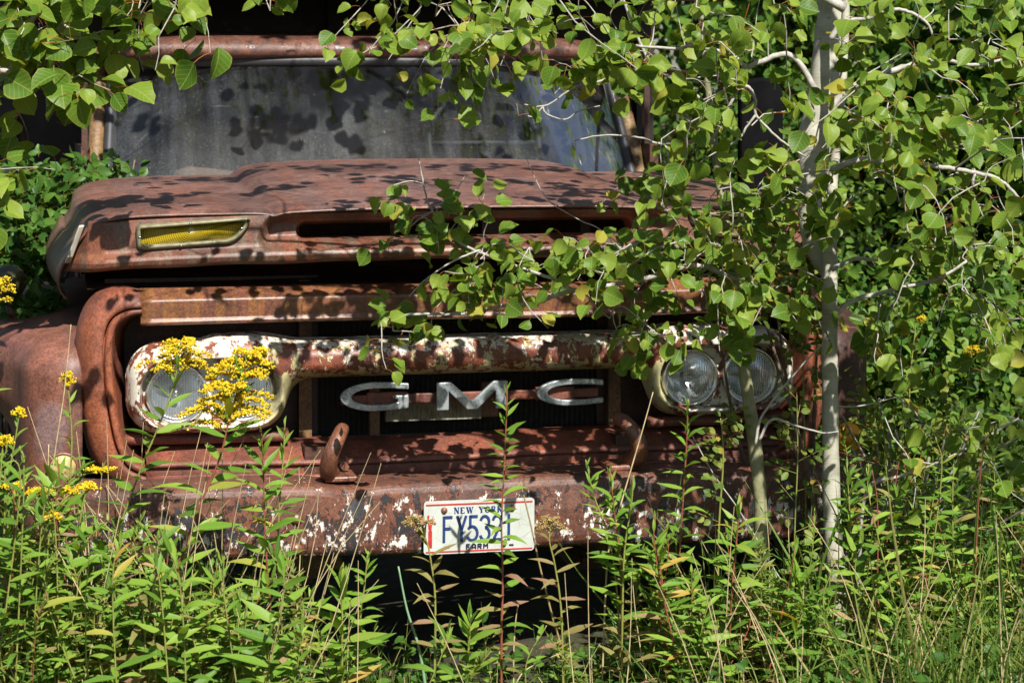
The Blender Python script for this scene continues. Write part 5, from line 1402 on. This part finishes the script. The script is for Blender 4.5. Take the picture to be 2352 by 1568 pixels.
# leafy shrubs: loose clouds of leaves on thin stems
def shrub(label, base, blobs, n, size, tpls, mat, key, nobj=0, nst=8, cat='shrub', name='leafy_shrub', bias=0.5, wood=None):
    base = np.array(base, float); base[2] = ground_z(base[0], base[1])
    o = empty(name, base); tag(o, label, cat)
    B = np.array([bb[:6] for bb in blobs], float); wts = B[:, 3] * B[:, 4] * B[:, 5]
    pick = rng.choice(len(B), n, p=wts / wts.sum())
    d = unit(rng.normal(0, 1, (n, 3))) * (rng.random(n) ** 0.45)[:, None]
    cl = rng.integers(0, 60, n); cj = rng.normal(0, 0.14, (60, 3))
    loc = B[pick, :3] + (d + cj[cl]) * B[pick, 3:6]
    ok = loc[:, 2] > base[2] + 0.02; loc = loc[ok]; n = len(loc)
    yd = unit(rng.normal(0, 1, (n, 3)) + bias * np.array([0.1, -1, 0.3]))
    up = unit(rng.normal(0, 0.5, (n, 3)) + SUNV)
    Rm = frames(yd, up); sz = rng.uniform(size[0], size[1], n); ids = rng.integers(0, len(tpls), n)
    m = MB()
    for i in range(nst):
        q = B[rng.integers(0, len(B))]; tip = q[:3] + rng.normal(0, 0.5, 3) * q[3:6]
        mid = (base + tip) / 2 + rng.normal(0, 0.08, 3) * np.linalg.norm(tip - base)
        m.tube(catmull([base + rng.normal(0, 0.03, 3) * [1, 1, 0] - [0, 0, 0.02], mid, tip], 6) - base, np.linspace(0.008, 0.002, 13) * (1 + np.linalg.norm(tip - base) * 0.3), 5)
        if i == 0:
            m.build('stem', wood or M_dktwig, o); m = MB()
    if m.V: tag(m.build('stems', wood or M_dktwig, o), kind='stuff')
    vis = in_frame(loc, 10); sc_ = np.where(vis, sz / (loc[:, 1] + DIST), 0); od = np.argsort(-sc_)
    top = od[:nobj]; rest = od[nobj:]
    if nobj: leaf_objs(tpls, key, mat, Rm[top], loc[top], sz[top], ids[top], o, base)
    leaves_joined(tpls, mat, Rm[rest], loc[rest], sz[rest], ids[rest], o, base)
    return o
def blob(px, py, Y, rx, ry, rz):
    return (*W(px, py, Y), rx, ry, rz)
shrub('small-leaved vine heaped over the near fender below the cab corner', W(20, 1300, 0.9), [blob(50, 470, 0.75, 0.16, 0.18, 0.16), blob(150, 430, 1.0, 0.14, 0.15, 0.11), blob(60, 590, 0.55, 0.12, 0.14, 0.10), blob(270, 400, 1.25, 0.11, 0.10, 0.06), blob(10, 530, 0.5, 0.10, 0.12, 0.20), blob(200, 420, 1.15, 0.10, 0.10, 0.07)], 1500, (0.030, 0.048), OVAL, M_vine, 'vine_leaf', 280, 12)
shrub('small-leaved vine clump on the fender top under the glassy lamp', W(60, 1300, 0.45), [blob(85, 715, 0.26, 0.085, 0.07, 0.055), blob(40, 745, 0.28, 0.06, 0.06, 0.03), blob(110, 745, 0.24, 0.05, 0.05, 0.03)], 330, (0.028, 0.044), OVAL, M_vine, 'vine_leaf', 200, 6)
shrub('yellowish small-leaved shrub clambering over the far hood corner and headlight', W(1880, 1450, 0.0), [blob(1760, 690, -0.2, 0.13, 0.10, 0.10), blob(1800, 590, -0.1, 0.13, 0.1, 0.14), blob(1830, 700, -0.1, 0.08, 0.1, 0.14), blob(1660, 770, -0.28, 0.14, 0.05, 0.025)], 480, (0.020, 0.034), OVAL, M_rose, 'leaflet', 240, 4)
shrub('open bush of bare grey twigs and small yellow-green leaves past the orange lamp', W(2060, 1450, 0.3), [blob(2080, 950, 0.1, 0.22, 0.25, 0.18), blob(2250, 1050, 0.1, 0.2, 0.25, 0.2), blob(2000, 1050, 0.0, 0.15, 0.15, 0.15)], 520, (0.020, 0.032), OVAL, M_rose, 'leaflet', 200, 26, wood=M_twig)
for i, (lab, px, py, Y, r, n) in enumerate((
    ('dense dark shrub filling the gap behind the pale trunk', 2030, 900, 1.6, 0.60, 3000),
    ('dense shrub at the picture edge under the far boughs', 2300, 880, 1.4, 0.55, 3000),
    ('low dark shrub beside the truck rear of the orange lamp', 2090, 1250, 0.9, 0.45, 2400),
    ('low shrub in the corner of the dim thicket', 2320, 1250, 0.8, 0.5, 2600),
    ('lit green shrub showing between cab and mirror', 1540, 420, 3.6, 0.55, 2600),
    ('lit green shrub showing between mirror and pale trunk', 1800, 380, 4.2, 0.65, 2800))):
    c = W(px, py, Y)
    shrub(lab, [c[0], c[1], 0], [(c[0], c[1], c[2], r, r * 0.8, r * 0.9), (c[0] + rng.normal(0, .3), c[1], c[2] * 0.55, r, r * 0.7, c[2] * 0.5)], int(n * 1.5), (0.028, 0.055), OVAL, M_far, 'shrub_leaf', 0, 14)

# ------------------------------------------------------------------ trees in the background
FAR = [Tpl([(0, 0, 0), (.32, .45, .08), (0, .5, -.03), (-.32, .45, .08), (0, 1, -.1)], [(0, 1, 2), (0, 2, 3), (1, 4, 2), (2, 4, 3)], [(0, 0), (.3, .5), (0, .5), (-.3, .5), (0, 1)], [0] * 5),
       Tpl([(0, 0, 0), (.40, .35, -.05), (0, .5, .08), (-.36, .5, -.04), (0, 1, .05)], [(0, 1, 2), (0, 2, 3), (1, 4, 2), (2, 4, 3)], [(0, 0), (.3, .5), (0, .5), (-.3, .5), (0, 1)], [0] * 5)]
def far_tree(label, x, y, h, rad, n, mat=M_far, z0=0.15, trunk=0.07):
    base = np.array([x, y, float(ground_z(x, y))])
    o = empty('woodland_tree', base); tag(o, label, 'tree', 'trees behind the truck')
    m = MB(); pts = catmull([base - [0, 0, .1], base + [rng.normal(0, .1), 0, h * .35], base + [rng.normal(0, .2), 0, h * .7], base + [rng.normal(0, .25), 0, h]], 5)
    m.tube(pts - base, np.linspace(trunk, 0.015, len(pts)), 10); m.build('trunk', M_dktwig if mat is M_far else M_bark, o)
    nb = 70
    cen = []
    lb = MB()
    for i in range(nb):
        t = z0 + (1 - z0) * rng.random() ** 0.8
        rr_ = rad * (1 - 0.6 * t ** 2) * (0.25 + 0.75 * rng.random() ** 0.5); az = rng.uniform(0, 6.28)
        c = base + [rr_ * math.cos(az), rr_ * math.sin(az), t * h]
        cen.append(c)
        a = pts[min(int(t * 0.85 * len(pts)), len(pts) - 1)]
        lb.tube(catmull([a, (a + c) / 2 + [0, 0, 0.1], c], 3) - base, np.linspace(0.016, 0.004, 7), 4, cap=False)
    tag(lb.build('limbs', M_dktwig, o), kind='stuff')
    cen = np.array(cen); pk = rng.integers(0, nb, n)
    loc = cen[pk] + rng.normal(0, 1, (n, 3)) * rad * [0.16, 0.16, 0.13]
    Rm = frames(unit(rng.normal(0, 1, (n, 3)) + [0, -0.4, -0.2]), unit(rng.normal(0, 0.6, (n, 3)) + SUNV))
    leaves_joined(FAR, mat, Rm, loc, rng.uniform(0.06, 0.12, n), rng.integers(0, 2, n), o, base, name='crown')
LAB = ['woodland tree showing dim green between cab roof and sapling', 'woodland tree filling the gap right behind the mirror', 'woodland tree behind the pale trunk top', 'woodland tree behind the topmost far boughs',
       'woodland tree at the picture edge behind the far boughs', 'bright woodland tree low behind the far boughs', 'woodland tree deep behind the crooked sapling', 'woodland tree beyond the cargo box', 'woodland tree past the picture edge behind the thicket', 'far woodland tree closing the view above the thicket', 'woodland tree out past the near side of the cargo box', 'tall woodland tree far past the near side of the cargo box', 'woodland tree far beyond the thicket edge', 'tall woodland tree closing the woods beyond the thicket', 'unseen tall woodland tree added on the thicket side to fill the windshield reflection', 'unseen taller woodland tree added far out on the thicket side for that reflection']  # last two: unseen trees added to screen sky from the windshield reflection
for lab, (x, y, h, rd, n) in zip(LAB, ((0.75, 6.5, 4.2, 1.3, 7000), (1.6, 8.5, 5.5, 1.7, 8000), (2.3, 6.0, 4.0, 1.2, 7000), (3.1, 9.0, 6.0, 1.8, 8000), (3.3, 5.2, 3.6, 1.1, 6500), (2.4, 4.2, 1.9, 0.8, 5000), (1.5, 4.9, 2.6, 0.8, 5000), (-2.2, 7.5, 5.5, 1.6, 7000), (2.9, 3.0, 2.2, 0.8, 5000), (2.4, 13.0, 7.0, 2.4, 9000), (-4.2, 5.5, 4.5, 1.5, 6000), (-4.0, 10.0, 7.0, 2.2, 7000), (4.6, 7.0, 5.0, 1.6, 6000), (5.6, 11.0, 7.5, 2.4, 7000), (4.9, 3.2, 8.0, 2.0, 9000), (6.6, 3.9, 10.0, 2.4, 9000))):
    far_tree(lab, x, y, h, rd, n)

# ------------------------------------------------------------------ grass, straw, ground cover
def scatter(n, x0, x1, y0, y1):
    p = np.stack([rng.uniform(x0, x1, n), rng.uniform(y0, y1, n)], -1)
    return np.c_[p, ground_z(p[:, 0], p[:, 1])]
n = 9000
P = scatter(n, -1.6, 1.9, -1.25, 0.6)
dens = 0.35 + 0.65 * (np.sin(5.1 * P[:, 0] + 2) * np.sin(4.3 * P[:, 1]) > -0.2)
P = P[(rng.random(n) < dens) & ~((np.abs(P[:, 0]) < 0.75) & (P[:, 1] > -0.35))]; n = len(P)
az = rng.uniform(0, 6.28, n); lean = rng.uniform(0.5, 1.45, n)
yd = np.stack([np.cos(az) * np.cos(lean), np.sin(az) * np.cos(lean), np.sin(lean)], -1)
tag(leaves_joined(BLADE, M_grass, frames(yd, unit(rng.normal(0, 1, (n, 3)))), P, np.where((rng.random(n) < 0.12) & ((P[:, 0] < -0.55) | (P[:, 0] > 0.4)), rng.uniform(0.35, 0.62, n), rng.uniform(0.10, 0.34, n) * np.where((P[:, 0] > -0.55) & (P[:, 0] < 0.4), 0.6, 1.0)), rng.integers(0, len(BLADE), n), None, np.zeros(3), name='grass'), 'green and straw-coloured grass tangled along the ground before the truck', 'grass', kind='stuff')
n = 5200
P = scatter(n, -1.6, 1.9, -1.1, 0.3); P[:, 2] += rng.random(n) ** 2 * 0.12
P = P[~((np.abs(P[:, 0]) < 0.7) & (P[:, 1] > -0.25))]; n = len(P)
yd = unit(rng.normal(0, 1, (n, 3)) * [1, 1, 0.4] + [0, -0.3, 0.25])
tag(leaves_joined(OVAL, M_vine, frames(yd, unit(rng.normal(0, 0.4, (n, 3)) + [0, -0.3, 1])), P, rng.uniform(0.02, 0.045, n), rng.integers(0, len(OVAL), n), None, np.zeros(3), name='ground_cover'), 'low small-leaved plants carpeting the ground before the truck', 'undergrowth', kind='stuff')
m = MB()
for i in range(260):
    zone = rng.random()
    x = rng.uniform(-1.25, -0.5) if zone < 0.5 else (rng.uniform(-0.5, 0.5) if zone < 0.58 else rng.uniform(0.4, 1.5))
    if zone > 0.58 and rng.random() < 0.6: continue
    y = rng.uniform(-1.15, -0.5); b0 = np.array([x, y, float(ground_z(x, y)) - 0.01]); h = rng.uniform(0.25, 0.75) if zone < 0.5 else rng.uniform(0.15, 0.5)
    d = np.array([rng.normal(0, 0.16), rng.normal(0, 0.1), 1]); bend = rng.normal(0, 0.18)
    Q = np.array([b0 + d * h * t + [bend * h * t * t, 0, -abs(bend) * h * t * t * 0.4] for t in np.linspace(0, 1, 6)])
    m.tube(Q, np.linspace(0.0021, 0.0008, 6), 4, cap=False)
tag(m.build('dry_grass', M_straw), 'thin dry straw stalks standing among the weeds before the bumper', 'grass', kind='stuff')
def stalk(label, path, Y, r, mat=M_straw, name='dry_stalk', ground=True):
    P = [W(p[0], p[1], Y if len(p) < 3 else p[2]) for p in path]
    if ground: P[-1][2] = ground_z(P[-1][0], P[-1][1]) - 0.01
    P = catmull(P[::-1], 6); base = P[0].copy()
    mm = MB(); mm.tube(P - base, np.linspace(r, r * 0.5, len(P)), 6)
    o = mm.build(name, mat); o.location = base; tag(o, label, 'stalk')
stalk('leaning brown dry stalk crossing the plate corner', [(1195, 1105), (1218, 1200), (1240, 1300), (1270, 1420), (1290, 1500), (1300, 1700)], -0.68, 0.0036, plain('brown_stalk', (0.26, 0.19, 0.08), 0.6))
stalk('thin tan stalk slanting from the far pod down past the far tow hook', [(1500, 900), (1475, 990), (1450, 1075), (1420, 1180), (1395, 1290), (1380, 1700)], -0.66, 0.0026)
stalk('tall seedy grass stalk before the fender with a pale spike', [(163, 745), (155, 830), (145, 920), (125, 1050), (105, 1250), (95, 1700)], -0.92, 0.0020)
stalk('pair-like pale straw standing before the near bumper end', [(112, 1020), (108, 1150), (98, 1350), (90, 1700)], -0.95, 0.0026)
stalk('bent orange-brown stalk under the bumper by the leaf weeds', [(180, 1360), (240, 1385), (310, 1430), (365, 1500), (400, 1700)], -0.98, 0.0032, plain('orange_stalk', (0.38, 0.19, 0.05), 0.6))
stalk('pale blue-green reed leaning under the bumper dent', [(915, 1300), (935, 1400), (965, 1500), (990, 1700)], -0.72, 0.0045, plain('reed_green', (0.17, 0.30, 0.16), 0.5))
stalk('pale broken straw standing under the plate', [(1192, 1380), (1185, 1420), (1180, 1500), (1180, 1700)], -0.70, 0.0022)
stalk('white dead twig lying slantwise under the bumper', [(1300, 1495), (1240, 1520), (1190, 1560), (1160, 1700)], -0.72, 0.0022)
stalk('thin dead vine trailing from the windshield over the nose panel', [(1205, 354, -0.3), (1225, 400, -0.34), (1246, 442, -0.4), (1270, 470, -0.42), (1297, 486, -0.45), (1340, 510, -0.5), (1378, 527, -0.52), (1470, 600, -0.55)], -0.4, 0.0016, M_twig, 'dead_vine', ground=False)
stalk('grey dead twig curving in front of the far pod, below the sapling fork', [(1590, 1000), (1640, 1090), (1690, 1160), (1740, 1240), (1780, 1310), (1830, 1380), (1880, 1440), (1900, 1700)], -0.5, 0.0030, M_twig, 'dead_twig')
for i, (lab, pth) in enumerate((('grey dead branch arching through the thicket at lamp height', [(2340, 960), (2200, 1040), (2080, 1090), (2010, 1110), (1980, 1180), (1970, 1700)]),
    ('long brown dead branch rising across the thicket to the picture edge', [(2345, 1100), (2200, 1180), (2080, 1240), (1990, 1330), (1950, 1420), (1940, 1700)]),
    ('thin grey dead branch low in the thicket', [(2350, 1060), (2220, 1080), (2100, 1060), (2030, 1090), (1960, 1170), (1930, 1700)]))):
    stalk(lab, pth, -0.35 + 0.1 * i, 0.0055 - 0.001 * i, M_twig if i != 1 else M_dktwig, 'dead_branch')
